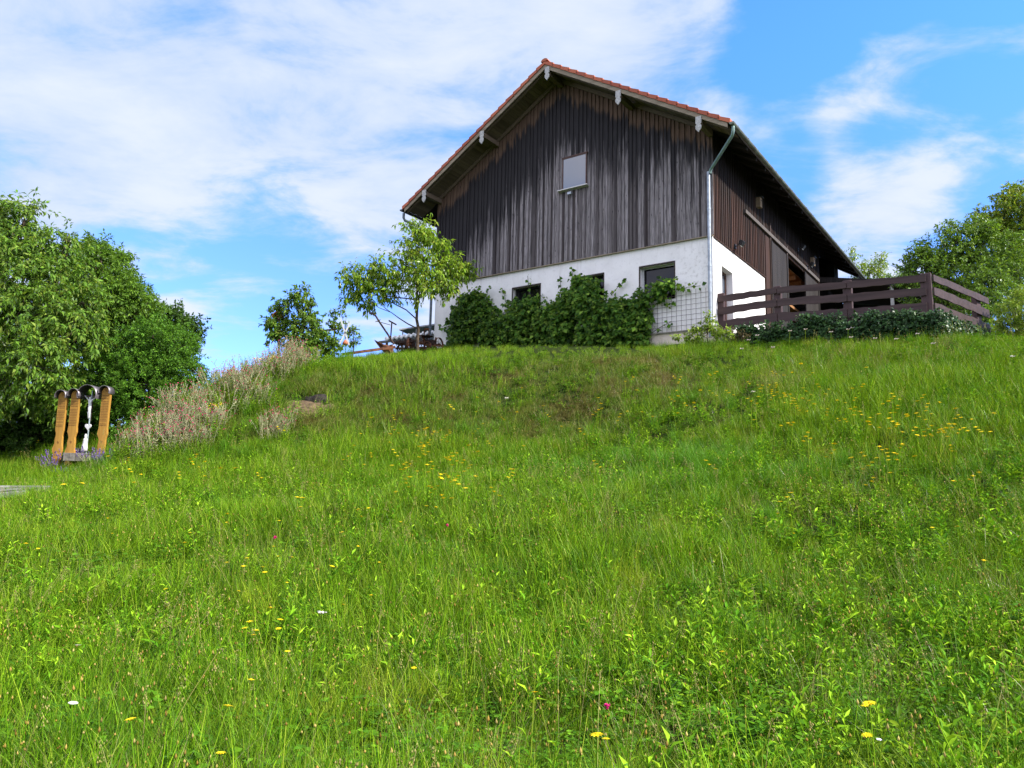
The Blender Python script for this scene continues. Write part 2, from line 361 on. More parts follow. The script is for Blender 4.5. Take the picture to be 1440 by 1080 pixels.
_P = np.c_[np.ones(len(CP)), CP]
_A = np.block([[_K, _P], [_P.T, np.zeros((3, 3))]]); _S = np.linalg.solve(_A, np.r_[ctrl[:, 2], 0, 0, 0])
def smooth(a, b, x): t_ = np.clip((x - a) / (b - a), 0, 1); return t_ * t_ * (3 - 2 * t_)
def H(X, Y, bumps=True):
    X = np.atleast_1d(np.asarray(X, float)); Y = np.atleast_1d(np.asarray(Y, float)); sh = X.shape; q = np.c_[X.ravel(), Y.ravel()]
    qc = np.clip(q, [-36, -18], [36, 62]); out = np.empty(len(q))
    for i in range(0, len(q), 20000):
        c = qc[i:i + 20000]; out[i:i + 20000] = _U(((c[:, None] - CP[None]) ** 2).sum(-1)) @ _S[:-3] + _S[-3] + c @ _S[-2:]
    d = np.linalg.norm(q - qc, axis=1); k = smooth(0, 160, d); out = out * (1 - k) + (-14) * k
    if bumps:
        x, y = q.T
        out += .035 * np.sin(x * 1.7 + 1.3 * np.sin(y * .9)) * np.sin(y * 1.3 + .7) + .02 * np.sin(x * 3.9 + y * 2.1) + .015 * np.sin(y * 5.1 - x * 3.3)
    return out.reshape(sh)
def h1(x, y): return float(H(x, y)[0])
def hit(px, py, y0=2.0, y1=40, lift=0.0):
    v = ray(px, py); v = v / v[1]; Y = np.arange(y0, y1, .05); z = EYE + Y * v[2]; g = H(Y * v[0], Y) + lift
    i = np.argmax(g > z)
    return Vector((Y[i] * v[0], Y[i], g[i] - lift)) if g[i] > z[i] else None

def soil_mat():
    m, t, b = mat('meadow_soil'); gp = t.new('ShaderNodeNewGeometry').outputs['Position']
    n = t.noise(gp, .8, 5, .6); n2 = t.noise(gp, 9, 5, .65)
    c = t.mix(t.mr(n, .35, .65), (.014, .026, .005), (.025, .04, .008)); c = t.mix(t.mr(n2, .5, .7, 0, .6), c, (.04, .03, .015))
    t.l.new(c, b.inputs['Base Color']); b.inputs['Roughness'].default_value = 1; b.inputs['Specular IOR Level'].default_value = .05; return m
def axis_pts(lo, hi, step, far): 
    a = list(np.arange(lo, hi + 1e-6, step)); s = step; x = hi; right = []
    while x < far: s *= 1.35; x += s; right.append(x)
    s = step; x = lo; left = []
    while x > -far: s *= 1.35; x -= s; left.append(x)
    return np.array(left[::-1] + a + right)
gx = axis_pts(-30, 30, .35, 900); gy = axis_pts(-10, 48, .35, 900)
GX, GY = np.meshgrid(gx, gy); GZ = H(GX, GY)
nx, ny = len(gx), len(gy); idx = np.arange(nx * ny).reshape(ny, nx)
ground = link('ground', np_mesh('ground', np.c_[GX.ravel(), GY.ravel(), GZ.ravel()], [np.stack([idx[:-1, :-1], idx[:-1, 1:], idx[1:, 1:], idx[1:, :-1]], -1).reshape(-1, 4)], soil_mat(), smooth=True))
tag(ground, kind='structure')

# ================================================================== BARN
barn = empty('barn', LW(0, 0), -YAW, 'large gabled barn, white plaster below and dark weathered boards above, on the hilltop', 'barn')
Wd, Dp = 10.5, 16.0
HT = 3.31
SOF = .20                                       # soffit below tile top
# --- plaster walls with openings
def wall_with_holes(mb, u0, u1, z0, z1, th, holes, f):
    """f(u, t, z): point; holes (u0,u1,z0,z1) sorted by u"""
    def blk(a, b, c, d):
        if b - a < 1e-3 or d - c < 1e-3: return
        vs = [f(u, t, z) for u in (a, b) for t in (0, th) for z in (c, d)]
        mb.add(vs, [(0, 1, 3, 2), (4, 6, 7, 5), (0, 4, 5, 1), (2, 3, 7, 6), (0, 2, 6, 4), (1, 5, 7, 3)])
    x = u0
    for (a, b, c, d) in holes:
        blk(x, a, z0, z1); blk(a, b, z0, c); blk(a, b, d, z1); x = b
    blk(x, u1, z0, z1)
WT = .32
wins = [(-1.16 - 2.37 * i - 1.15, -1.16 - 2.37 * i, 1.55, 2.69) for i in range(4)]
mb = MB(); wall_with_holes(mb, -Wd, 0, -.9, HT, WT, sorted(wins), lambda u, t, z: (u, t, z))
mb.build('front_wall', PLAST, barn)
mb = MB(); wall_with_holes(mb, WT + .002, 4.84, -.9, HT, -WT, [(.72, 1.66, .36, 2.56)], lambda u, t, z: (t, u, z)); mb.build('side_wall', PLAST, barn)
mb = MB(); mb.bx(-Wd, -Wd + WT, WT + .002, Dp, -.9, HT); mb.build('side_wall', PLAST, barn)
mb = MB(); mb.bx(-Wd + WT + .002, -WT, Dp - .3, Dp, -.6, 7.0); mb.prism([(-Wd, Dp - .3, 7), (0, Dp - .3, 7), (-.0, Dp - .3, ztop(0) - .25), (RXC, Dp - .3, RZ - .25), (-Wd, Dp - .3, ztop(-Wd) - .25)], (0, 0, 0), (0, .3, 0)); mb.build('rear_wall', W_DOOR, barn)
# inner floors and partitions so openings look into dark rooms
mb = MB(); mb.bx(-Wd + WT, -WT, .4, Dp - .4, HT - .12, HT - .02); mb.build('upper_floor', W_IN, barn)
mb = MB(); mb.bx(-Wd + WT, -WT, 4.9, 5.0, -.2, HT - .13); mb.bx(-Wd + WT, -WT - .01, 3.4, 3.5, -.2, HT - .13); mb.build('partition', DARK, barn)
mb = MB(); mb.bx(-Wd, -.1, .5, Dp, -.1, 0.02); mb.build('inner_floor', CONC, barn)
# --- front cladding
UW = (-5.07, -4.15, 5.70, 6.81)
mb = MB(); x = -Wd - .05; k = 0
def clad(mb, x0, x1, y0, y1, zb):
    def seg(a, b, za, zbt):   # board piece, flat ends
        mb.bx(a, b, y0, y1, za, zbt)
    zt = lambda q: ztop(q) - SOF - .012
    if x0 < UW[0] < x1: clad(mb, x0, UW[0], y0, y1, zb); x0 = UW[0]
    if x0 < UW[1] < x1: clad(mb, UW[1], x1, y0, y1, zb); x1 = UW[1]
    if x1 > UW[0] + .001 and x0 < UW[1] - .001:
        seg(x0, x1, zb, UW[2] - .02); z0 = UW[3] + .01
    else: z0 = zb
    pts = [(x0, z0), (x1, z0), (x1, zt(x1))] + ([(RXC, zt(RXC))] if x0 < RXC < x1 else []) + [(x0, zt(x0))]
    mb.prism([(a, y0, b) for a, b in pts], (0, 0, 0), (0, y1 - y0, 0))
while x < .05:
    wd = rnd.uniform(.12, .19); x1 = min(x + wd, .05)
    clad(mb, x + .004, x1 - .004, -.028, -.004, HT - .03 + rnd.uniform(-.012, .012))
    bw = rnd.uniform(.045, .12)
    c = x1 + rnd.uniform(-.01, .01)
    if c < 0: clad(mb, c - bw / 2, min(c + bw / 2, .05), -.058 - rnd.uniform(0, .008), -.030, HT - .045 + rnd.uniform(-.02, .02))
    x = x1
mb.build('front_boards', W_FRONT, barn)
mb = MB(); mb.bx(-Wd - .04, .04, -.085, 0.0, HT - .075, HT - .05); mb.build('drip_board', W_RAKE, barn)
mb = MB(); mb.prism([(-Wd, .0, HT), (0, .0, HT), (0, .0, ztop(0) - .25), (RXC, .0, RZ - .25), (-Wd, .0, ztop(-Wd) - .25)], (0, 0, 0), (0, .03, 0)); mb.build('inner_gable', DARK, barn)
# --- side cladding (right), facing the terrace
def side_boards(mb, ya, yb, zf, zt, proud=.03, wmin=.12, wmax=.2, batt=True):
    y = ya
    while y < yb - .01:
        y1 = min(y + rnd.uniform(wmin, wmax), yb); mb.bx(.002, proud, y + .003, y1 - .003, zf(y), zt)
        if batt and y1 < yb - .04: mb.bx(proud + .001, proud + .022 + rnd.uniform(0, .006), y1 - rnd.uniform(.02, .035), y1 + rnd.uniform(.02, .035), zf(y) - .01, zt)
        y = y1
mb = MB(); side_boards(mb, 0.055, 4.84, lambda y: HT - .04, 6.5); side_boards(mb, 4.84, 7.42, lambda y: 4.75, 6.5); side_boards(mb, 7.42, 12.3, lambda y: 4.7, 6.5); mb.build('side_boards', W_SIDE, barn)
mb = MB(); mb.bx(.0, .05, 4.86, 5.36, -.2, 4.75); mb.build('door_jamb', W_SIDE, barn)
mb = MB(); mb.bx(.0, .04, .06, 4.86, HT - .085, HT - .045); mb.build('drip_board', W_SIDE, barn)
mb = MB(); mb.bx(-.3, -.0, .33, 4.9, HT + .002, 6.5); mb.bx(-.3, -.0, 4.9, 12.3, 4.9, 6.5); mb.bx(-Wd, -Wd + .3, .33, Dp, HT + .002, 6.5); mb.bx(-.3, 0, 15.2, Dp, -.2, 6.5); mb.build('inner_side_wall', DARK, barn)
mb = MB(); 
y = .0
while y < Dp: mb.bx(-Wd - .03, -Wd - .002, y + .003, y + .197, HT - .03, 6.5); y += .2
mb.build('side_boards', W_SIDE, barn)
def door(y0, y1, off, name='sliding_door'):
    m_ = MB(); y = y0
    while y < y1 - .02:
        a = min(y + .145, y1); m_.bx(off, off + .03, y + .003, a - .003, .12, 4.68); y = a
    m_.bx(off + .032, off + .055, y0, y0 + .12, .12, 4.68); m_.bx(off + .032, off + .055, y1 - .12, y1, .12, 4.68)
    return m_.build(name, W_DOOR, barn)
door(5.37, 7.35, .06); d2 = door(9.72, 11.9, .06)
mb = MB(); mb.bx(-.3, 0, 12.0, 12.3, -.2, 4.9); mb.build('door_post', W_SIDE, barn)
mb = MB(); mb.bx(.035, .12, 2.67, 11.95, 4.80, 4.92)
mb.build('door_rail', simple('grey_rail_wood', (.10, .085, .078), .8), barn)
mb = MB(); mb.bx(.03, .09, 7.33, 7.42, .1, 5.05); mb.bx(.03, .09, 5.33, 5.40, .1, 5.3); mb.build('door_trim', simple('dark_trim', (.07, .045, .038), .8), barn)
mb = MB(); mb.bx(-3.2, -3.1, 5.1, 12.2, 0, 6); mb.build('barn_interior', simple('interior_planks', (.13, .07, .035), .9, scale=3), barn)
mb = MB(); 
for q in range(8): mb.bx(-3.0, -.32, 5.3 + q * .9, 5.42 + q * .9, 4.45, 4.62)
mb.bx(-3.05, -.3, 5.0, 12.3, 4.63, 4.68); mb.build('loft_floor', W_IN, barn)
# --- rooflets
def slope_pts(side):  # returns x of eave
    return .9 if side > 0 else -11.4
Y0, Y1 = -.95, 16.9
th = math.atan(RM)
for side in (1, -1):
    xe = slope_pts(side); L = abs(xe - RXC) / math.cos(th); rows = 20; rl = L / rows
    mb = MB(); nyy = int((Y1 - Y0) / .0625); V = []; Fq = []
    ysx = np.linspace(Y0 + .16, Y1, nyy + 1); wave = .022 * np.abs(np.sin((ysx - Y0) / .25 * math.pi)) 
    base = 0
    for r in range(rows):
        for e, s_ in ((0, r * rl), (1, (r + 1) * rl + .02), (2, (r + 1) * rl + .02)):
            xx = RXC + side * s_ * math.cos(th); zt = RZ - s_ * math.sin(th) + (-.055 if e == 0 else (-.018 if e == 1 else -.055))
            V.append(np.c_[np.full(nyy + 1, xx), ysx, zt + (wave if e != 2 else wave * 0)])
        b0 = base; n_ = nyy + 1
        for e in (0, 1):
            a = b0 + e * n_ + np.arange(nyy); Fq.append(np.stack([a, a + 1, a + n_ + 1, a + n_], -1))
        base += 3 * n_
    link('roof_tiles', np_mesh('roof_tiles', np.concatenate(V), Fq, TILE), barn)
    # verge tiles on the gable edge
    mv = MB()
    for r in range(rows):
        s0, s1 = r * rl - .02, (r + 1) * rl + .03
        def P(s_, dz): return (RXC + side * s_ * math.cos(th), RZ - s_ * math.sin(th) + dz)
        a, b, c, d = P(max(s0, 0), -.052), P(s1, -.0), P(s1, -.135), P(max(s0, 0), -.155)
        for yy0, yy1 in ((Y0 - .055, Y0 + .2),):
            mv.prism([(a[0], yy0, a[1]), (b[0], yy0, b[1]), (c[0], yy0, c[1]), (d[0], yy0, d[1])], (0, 0, 0), (0, yy1 - yy0, 0))
    mv.build('verge_tiles', TILE, barn)
    # deck under tiles
    p = lambda q, dz: (q, ztop(q) + dz)
    xs, xe2 = RXC, xe - side * .03
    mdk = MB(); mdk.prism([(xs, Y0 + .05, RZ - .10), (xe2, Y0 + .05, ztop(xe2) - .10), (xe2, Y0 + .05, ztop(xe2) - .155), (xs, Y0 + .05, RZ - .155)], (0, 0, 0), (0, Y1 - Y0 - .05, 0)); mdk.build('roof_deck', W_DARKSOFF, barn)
    # soffit boards visible under the gable overhang, running up the slope
    ms = MB(); yb = Y0 + .07; 
    s_ = .03
    while s_ < L - .16:   # boards run along the depth (seen end on)
        e = s_ + .135; x_a = RXC + side * s_ * math.cos(th); x_b = RXC + side * e * math.cos(th)
        ms.prism([(x_a, yb, ztop(x_a) - .158), (x_b, yb, ztop(x_b) - .158), (x_b, yb, ztop(x_b) - SOF + .01), (x_a, yb, ztop(x_a) - SOF + .01)], (0, 0, 0), (0, .93, 0)); s_ += .142
    ms.build('soffit', W_SOFF, barn)
    ms = MB()
    for x_a, x_b in (((.02, .86)) if side > 0 else ((-11.36, -10.55)),):
        ms.prism([(x_a, .06, ztop(x_a) - .158), (x_b, .06, ztop(x_b) - .158), (x_b, .06, ztop(x_b) - .19), (x_a, .06, ztop(x_a) - .19)], (0, 0, 0), (0, Y1 - .1, 0))
    y = .6
    while y < Y1 - .3:
        ms.prism([(x_a, y, ztop(x_a) - .191), (x_b, y, ztop(x_b) - .191), (x_b, y, ztop(x_b) - .31), (x_a, y, ztop(x_a) - .33)], (0, 0, 0), (0, .1, 0)); y += .85
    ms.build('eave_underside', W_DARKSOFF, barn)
    # rake board
    xr = xe - side * .06
    mr_ = MB(); mr_.prism([(RXC, Y0 - .02, RZ - .10), (xr, Y0 - .02, ztop(xr) - .10), (xr, Y0 - .02, ztop(xr) - .285), (RXC, Y0 - .02, RZ - .30)], (0, 0, 0), (0, .045, 0)); mr_.build('rake_board', W_RAKE, barn)
    # inner rafter against the wall
    xr = 0.0 if side > 0 else -Wd
    mr_ = MB(); mr_.prism([(RXC, -.13, RZ - .205), (xr, -.13, ztop(xr) - .205), (xr, -.13, ztop(xr) - .34), (RXC, -.13, RZ - .36)], (0, 0, 0), (0, .06, 0)); mr_.build('wall_rafter', W_SOFF, barn)
    mr_ = MB(); mr_.prism([(RXC, Y0 + .10, RZ - .205), (xe - side * .1, Y0 + .10, ztop(xe - side * .1) - .205), (xe - side * .1, Y0 + .10, ztop(xe - side * .1) - .30), (RXC, Y0 + .10, RZ - .31)], (0, 0, 0), (0, .08, 0)); mr_.build('outer_rafter', W_SOFF, barn)
    # gutter
    gxx = xe + side * .06; gz = ztop(xe) - .13; mg = MB(); seg = 8; gm = COPPER if side > 0 else DARKGUT
    vs = []; 
    for yy in (Y0 - .06, Y1 + .02):
        for rr in (.075, .068):
            for k_ in range(seg + 1):
                a_ = math.pi + math.pi * k_ / seg; vs.append((gxx + rr * math.cos(a_), yy, gz + rr * math.sin(a_)))
    n_ = seg + 1; fs = []
    for k_ in range(seg):
        fs += [(k_, k_ + 1, 2 * n_ + k_ + 1, 2 * n_ + k_), (n_ + k_, n_ + k_ + 1, 3 * n_ + k_ + 1, 3 * n_ + k_), (k_, k_ + 1, n_ + k_ + 1, n_ + k_), (2 * n_ + k_, 2 * n_ + k_ + 1, 3 * n_ + k_ + 1, 3 * n_ + k_)]
    fs += [(0, n_, 3 * n_, 2 * n_), (seg, n_ + seg, 3 * n_ + seg, 2 * n_ + seg)]
    mg.add(vs, fs); mg.add(vs[:n_], [tuple(range(n_))])
    y = Y0 + .3
    while y < Y1: mg.bx(gxx - .085, gxx + .085, y - .012, y + .012, gz + .0, gz + .012); y += .9
    mg.build('gutter', gm, barn)
mb = MB()
for r in range(46):
    y = Y0 - .07 + r * .39; seg = 7; vs = []
    for yy, rr in ((y, .135), (y + .42, .118)):
        for k_ in range(seg): a_ = math.pi * k_ / (seg - 1); vs.append((RXC + rr * math.cos(a_), yy, RZ - .06 + rr * .75 * math.sin(a_)))
    mb.add(vs, [(k_, k_ + 1, seg + k_ + 1, seg + k_) for k_ in range(seg - 1)] + [tuple(range(seg))])
mb.build('ridge_tiles', TILE, barn)
# purlins with shaped pale end boards
for xx in (-5.15, -7.8, -10.37, -2.54, .01):
    zc = ztop(xx) - SOF - (.10 if xx != -5.15 else .14)
    mp = MB(); mp.bx(xx - .075, xx + .075, Y0 + .03, -.075, zc - .17, zc + .0 if xx == -5.15 else zc - .0)
    pu = mp.build('purlin', W_SOFF, barn)
    t_ = zc + (.05 if xx != -5.15 else .12); hw = .085
    prof = [(-hw, t_), (hw, t_), (hw, t_ - .20), (hw * .62, t_ - .235), (hw, t_ - .27), (hw, t_ - .36), (.0, t_ - .47), (-hw, t_ - .36), (-hw, t_ - .27), (-hw * .62, t_ - .235), (-hw, t_ - .20)]
    mp = MB(); mp.prism([(xx + a, Y0 - .052, b) for a, b in prof], (0, 0, 0), (0, .03, 0)); mp.build('end_board', W_PLATE, pu)
# downpipes
mb = MB(); mb.tube([(.96, -.86, 5.98), (.96, -.86, 5.86), (.92, -.83, 5.74), (.1, -.17, 5.28), (.02, -.13, 5.2), (.0, -.13, 5.1)], .047, 10); mb.build('downpipe_elbow', simple('copper_green_pipe', (.20, .29, .26), .5, .5, .3, 8), barn)
mb = MB(); mb.tube([(-.045, -.125, 5.16), (-.045, -.125, .25)], .05, 10)
for z in (4.0, 2.3, .8): mb.tube([(-.045, -.125, z), (-.045, -.125, z + .05)], .058, 10)
mb.build('downpipe', ZINC, barn)
mb = MB(); mb.tube([(-11.46, -.86, 5.95), (-11.46, -.86, 5.78), (-11.42, -.83, 5.68), (-10.7, -.2, 5.3), (-10.62, -.14, 5.2), (-10.60, -.12, 5.0), (-10.60, -.12, .9)], .048, 10); mb.build('downpipe', simple('dark_zinc', (.12, .15, .18), .45, .5), barn)
# windows
for i, (a, b, c, d) in enumerate(wins):
    fr = MB(); y0 = .2; t_ = .06; fm = WHT if i == 0 else BLACKM
    fr.bx(a, a + t_, y0, y0 + .06, c, d); fr.bx(b - t_, b, y0, y0 + .06, c, d); fr.bx(a + t_, b - t_, y0, y0 + .06, d - t_, d); fr.bx(a + t_, b - t_, y0, y0 + .06, c, c + t_)
    if i: fr.bx((a + b) / 2 - .03, (a + b) / 2 + .03, y0, y0 + .06, c + t_, d - t_)
    wo_ = fr.build('window', fm, barn)
    p_ = MB(); p_.bx(a + t_, b - t_, y0 + .025, y0 + .035, c + t_, d - t_); p_.build('pane', GLASS, wo_)
    ed = MB(); ed.bx(a + .001, b - .001, -.012, .02, d - .03, d + .012); ed.bx(a - .012, a + .018, -.012, .02, c, d + .012); ed.bx(b - .018, b + .012, -.012, .02, c, d + .012)
    ed.build('surround', simple('dark_reveal_edge', (.05, .035, .03), .8), wo_)
a, b, c, d = UW
fr = MB(); t_ = .035; y0 = -.085
fr.bx(a - .005, a + t_, y0, -.06, c, d); fr.bx(b - t_, b + .005, y0, -.06, c, d); fr.bx(a + t_, b - t_, y0, -.06, d - t_, d); fr.bx(a + t_, b - t_, y0, -.06, c, c + .04)
fr.bx(a - .03, b + .03, -.095, -.03, d + .002, d + .035)
uw = fr.build('window', BRN, barn)
p_ = MB(); p_.bx(a + t_, b - t_, -.075, -.065, c + .04, d - t_); p_.build('pane', PANE, uw)
p_ = MB(); p_.box(((a + b) / 2 - .02, -.12, c - .03), (b - a + .22, .16, .03), (R(-8), 0, 0)); p_.build('sill', SILL, uw)
p_ = MB(); p_.tube([(-4.72, -.06, c - .13), (-4.72, -.16, c - .16)], .025, 8); p_.box((-4.72, -.17, c - .19), (.14, .08, .08)); p_.build('small_lamp', ZINC, barn)
# side door
fr = MB(); y0, y1, z0, z1 = .72, 1.66, .36, 2.56
fr.bx(-.27, -.20, y0, y0 + .08, z0, z1); fr.bx(-.27, -.20, y1 - .08, y1, z0, z1); fr.bx(-.27, -.20, y0 + .08, y1 - .08, z1 - .08, z1); fr.bx(-.27, -.20, y0 + .08, y1 - .08, z0, z0 + .75)
sd = fr.build('side_door', BRN, barn); p_ = MB(); p_.bx(-.24, -.23, y0 + .08, y1 - .08, z0 + .75, z1 - .08); p_.build('pane', PANE, sd)
p_ = MB(); p_.tube([(-.2, y1 - .05, 1.4), (-.14, y1 - .05, 1.4), (-.14, y1 - .17, 1.4)], .012, 6); p_.build('handle', ZINC, sd)
# lamps on the side wall
def floodlight(y, z):
    m_ = MB(); m_.box((.05, y, z), (.08, .1, .14)); m_.tube([(.08, y, z), (.2, y, z + .06)], .018, 6); m_.box((.27, y, z + .08), (.12, .2, .15), (0, R(35), 0))
    o_ = m_.build('floodlight', BLACKM, barn, .006); g_ = MB(); g_.box((.285, y, z + .015), (.004, .17, .12), (0, R(35 + 90 - 90), 0)); g_.build('lens', SILL, o_)
floodlight(1.75, 3.42); floodlight(8.9, 5.35); floodlight(10.2, 5.0)
# lean-to at the far end of the side wall
def zl(x): return 5.08 - .19 * x
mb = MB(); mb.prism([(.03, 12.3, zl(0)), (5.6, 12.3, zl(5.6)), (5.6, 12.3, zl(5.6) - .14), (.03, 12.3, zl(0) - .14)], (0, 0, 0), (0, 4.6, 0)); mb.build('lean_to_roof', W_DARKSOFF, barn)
mb = MB(); mb.prism([(.03, 12.24, zl(0) + .03), (5.65, 12.24, zl(5.65) + .03), (5.65, 12.24, zl(5.65) - .2), (.03, 12.24, zl(0) - .2)], (0, 0, 0), (0, .05, 0)); mb.build('lean_to_fascia', W_DOOR, barn)
for xx in (2.75, 5.3):
    mb = MB(); mb.bx(xx - .06, xx + .06, 12.35, 12.47, .2, zl(xx) - .14); mb.build('lean_to_post', simple('pale_post', (.42, .42, .40), .7), barn)
mb = MB(); mb.prism([(-.3, 16.5, .2), (3.5, 16.5, .2), (3.5, 16.5, 4.25), (.03, 16.5, 4.9), (-.3, 16.5, 6.5)], (0, 0, 0), (0, .1, 0)); mb.bx(-2.2, -2.1, 12.35, 15.2, .2, 6.3); mb.build('lean_to_back', DARK, barn)
mb = MB(); mb.bx(1.2, 3.9, 13.5, 14.3, 1.6, 1.7); mb.bx(2.4, 4.4, 15.0, 15.1, 2.2, 2.9); mb.build('lean_to_rack', simple('pale_panel', (.42, .44, .47), .6), barn)

# nest boxes under the eave
def nest_box(y, z, label):
    o_ = empty('nest_box', LW(.03, y, z), -YAW, label, 'nest box', 'nest boxes on the side boards of the barn')
    m_ = MB(); m_.bx(.01, .16, -.11, .11, -.2, .14); m_.build('box', simple('pale_nest_wood', (.27, .20, .13), .8, scale=15), o_, .004)
    m_ = MB(); m_.box((.10, 0, .165), (.24, .27, .025), (0, R(10), 0)); m_.build('lid', BLACKM, o_)
    m_ = MB(); m_.tube([(.155, 0, .04), (.166, 0, .04)], .025, 10); m_.build('entrance', DARK, o_)
nest_box(4.05, 5.62, 'small pale nest box under the eave above the door rail, nearer one')
nest_box(10.9, 5.42, 'pale nest box beside the floodlight at the far end of the side wall')

# terrace
tp = [(.02, .12), (5.5, .12), (6.35, 2.95), (6.8, 5), (6.8, 13.5), (.02, 13.5)]
mb = MB(); mb.prism([tuple((LW(x, y, -1.2))) for x, y in tp], (0, 0, 0), (0, 0, 1.55)); tag(mb.build('terrace_ground', CONC), kind='structure')

# ================================================================== FENCE
fence = empty('fence', LW(.2, .4, .35), -YAW, 'dark brown post and rail fence along the terrace edge right of the barn', 'fence')
fo = Vector((.2, .4, .35))
posts = [(.08, .4, 1.62, .54, .2), (1.7, .4, 1.6, .5, .2), (3.5, .4, 1.5, .42, .22), (5.33, .4, 1.42, .3, .25), (6.2, 2.87, 1.37, .28, .24)]
for x, y, zt, zb, wd_ in posts:
    m_ = MB(); m_.box((x - fo.x, y - fo.y, (zt + zb) / 2 - fo.z - .1), (wd_, .14, zt - zb + .2), (0, R(rnd.uniform(-1, 1)), R(0) if y < 1 else R(70))); m_.build('post', FENCEP, fence, .012)
def rail(p, q, h):
    n = 9; vs = []; fs = []
    p, q = Vector(p) - fo, Vector(q) - fo; d = (q - p); sd = Vector((d.y, -d.x, 0)).normalized()
    for i in range(n + 1):
        c = p + d * i / n; a = h / 2 * rnd.uniform(.82, 1.12); b_ = h / 2 * rnd.uniform(.82, 1.12)
        c2 = c + sd * .095
        for o_, z_ in ((0, -a), (.035, -a), (.035, b_), (0, b_)): vs.append(c2 + sd * o_ + Vector((0, 0, z_)))
    for i in range(n):
        for k_ in range(4): fs.append((i * 4 + k_, i * 4 + (k_ + 1) % 4, (i + 1) * 4 + (k_ + 1) % 4, (i + 1) * 4 + k_))
    fs += [(0, 1, 2, 3), (n * 4 + 3, n * 4 + 2, n * 4 + 1, n * 4)]
    MB().add(vs, fs).build('rail', FENCE, fence)
rz_ = [(.135, .18), (.48, .215), (.89, .25)]
for i in range(3):
    a, b = posts[i], posts[i + 1]
    for dz_, hh in rz_:
        e = .02 if i < 2 else .1
        rail((a[0] - (.05 if i == 0 else -.01), a[1], a[2] - dz_ - (.06 if i == 0 else 0)), (b[0] - .01 if i < 2 else b[0] + .0, b[1], b[2] - dz_), hh)
a, b = posts[3], posts[4]
for dz_, hh in rz_:
    d = Vector((b[0] - a[0], b[1] - a[1], 0)).normalized()
    rail((a[0] + .05, a[1], a[2] - dz_), (b[0] + d.x * .45, b[1] + d.y * .45, b[2] - dz_ - .03), hh)

# ================================================================== TRELLIS on the wall
tr = empty('trellis', LW(-1.3, -.05, .55), -YAW, 'rusty wire mesh trellis on the white wall beside the downpipe', 'trellis')
mb = MB()
for q in np.arange(-1.75, 1.2, .15): mb.tube([(q, -.0, 0), (q, -.0, 1.18)], .006, 4, False)
for q in np.arange(0, 1.19, .15): mb.tube([(-1.75, -.012, q), (1.17, -.012, q)], .006, 4, False)
mb.build('wire_mesh', simple('mesh_wire', (.16, .13, .115), .7, .3), tr)
mb = MB(); mb.bx(-1.75, 1.17, -.03, .03, -.03, .0); mb.build('bottom_rail', CONC, tr)

# ================================================================== LEAF CLOUDS
TL = np.array([(0, 0, 0), (.42, .5, .10), (.42, -.5, .10), (.5, 0, 0), (1, 0, -.16)]); TF = np.array([(0, 3, 1), (0, 2, 3), (3, 4, 1), (2, 4, 3)])
def norm(a): return a / (np.linalg.norm(a, axis=-1, keepdims=True) + 1e-9)
def leaves(name, P, D, N, L, Wr, m, parent=None, loc=None):
    P, D, N = map(np.asarray, (P, D, N)); D = norm(D); S = norm(np.cross(N, D)); N = np.cross(D, S)
    L = np.asarray(L)[:, None, None]
    V = P[:, None] + L * (TL[None, :, :1] * D[:, None] + TL[None, :, 1:2] * Wr * S[:, None] + TL[None, :, 2:] * N[:, None])
    n = len(P); Fc = (TF[None] + (np.arange(n) * 5)[:, None, None]).reshape(-1, 3)
    me = np_mesh(name, V.reshape(-1, 3), [Fc], m)
    return me if parent is None and loc is False else link(name, me, parent, loc)
def crown(lobes, dens=26, leaf=.11, wr=.42, droop=.5, spray=.42, per=26, inner=.55, seed=0, flat=.0):
    """lobes: (centre, (rx,ry,rz)). returns P, D, N, L arrays in the lobes' space"""
    g = np.random.default_rng(seed); Ps, Ds, Ns = [], [], []
    for c, r in lobes:
        c = np.array(c); r = np.array(r if hasattr(r, '__len__') else (r, r, r), float)
        area = 4 * math.pi * (r.prod() ** (2 / 3)); n = max(3, int(area * dens))
        u = norm(g.normal(size=(n, 3))); rad = inner + (1 - inner) * g.random((n, 1)) ** .6; rad *= 1 + .16 * np.sin(u @ np.array([[3.1], [4.3], [2.7]]) * 2.3 + c[0] * 5) + g.normal(size=(n, 1)) * .07
        o = c + u * rad * r
        tw = norm(u * .9 + g.normal(size=(n, 3)) * .55 + np.array([0, 0, .12 - flat]))
        q = g.random((n, per, 1)); s_ = spray * g.uniform(.6, 1.3, (n, 1, 1))
        side = norm(g.normal(size=(n, per, 3)))
        p = o[:, None] + tw[:, None] * (q - .35) * s_ + side * .12 * s_ * (1.2 - q) + np.array([0, 0, -.1]) * q * s_
        d = norm(tw[:, None] * .7 + side * .9 + np.array([0, 0, -droop]))
        nn = norm(np.array([0, 0, 1.0]) + g.normal(size=(n, per, 3)) * .55 + u[:, None] * .4)
        Ps.append(p.reshape(-1, 3)); Ds.append(d.reshape(-1, 3)); Ns.append(nn.reshape(-1, 3))
    P, D, N = map(np.concatenate, (Ps, Ds, Ns)); return P, D, N, leaf * g.uniform(.6, 1.25, len(P))
def limb(mb, a, b, r0_, r1_, n=6, wob=.06, seg=7, sag=0):
    a, b = Vector(a), Vector(b); L = (b - a).length; pts = []
    for i in range(n + 1):
        t_ = i / n; p = a.lerp(b, t_); k_ = math.sin(math.pi * t_)
        pts.append(p + Vector((rnd.uniform(-1, 1), rnd.uniform(-1, 1), 0)) * wob * L * k_ * .5 + Vector((0, 0, -sag * k_)))
    mb.tube(pts, [r0_ + (r1_ - r0_) * i / n for i in range(n + 1)], seg); return pts
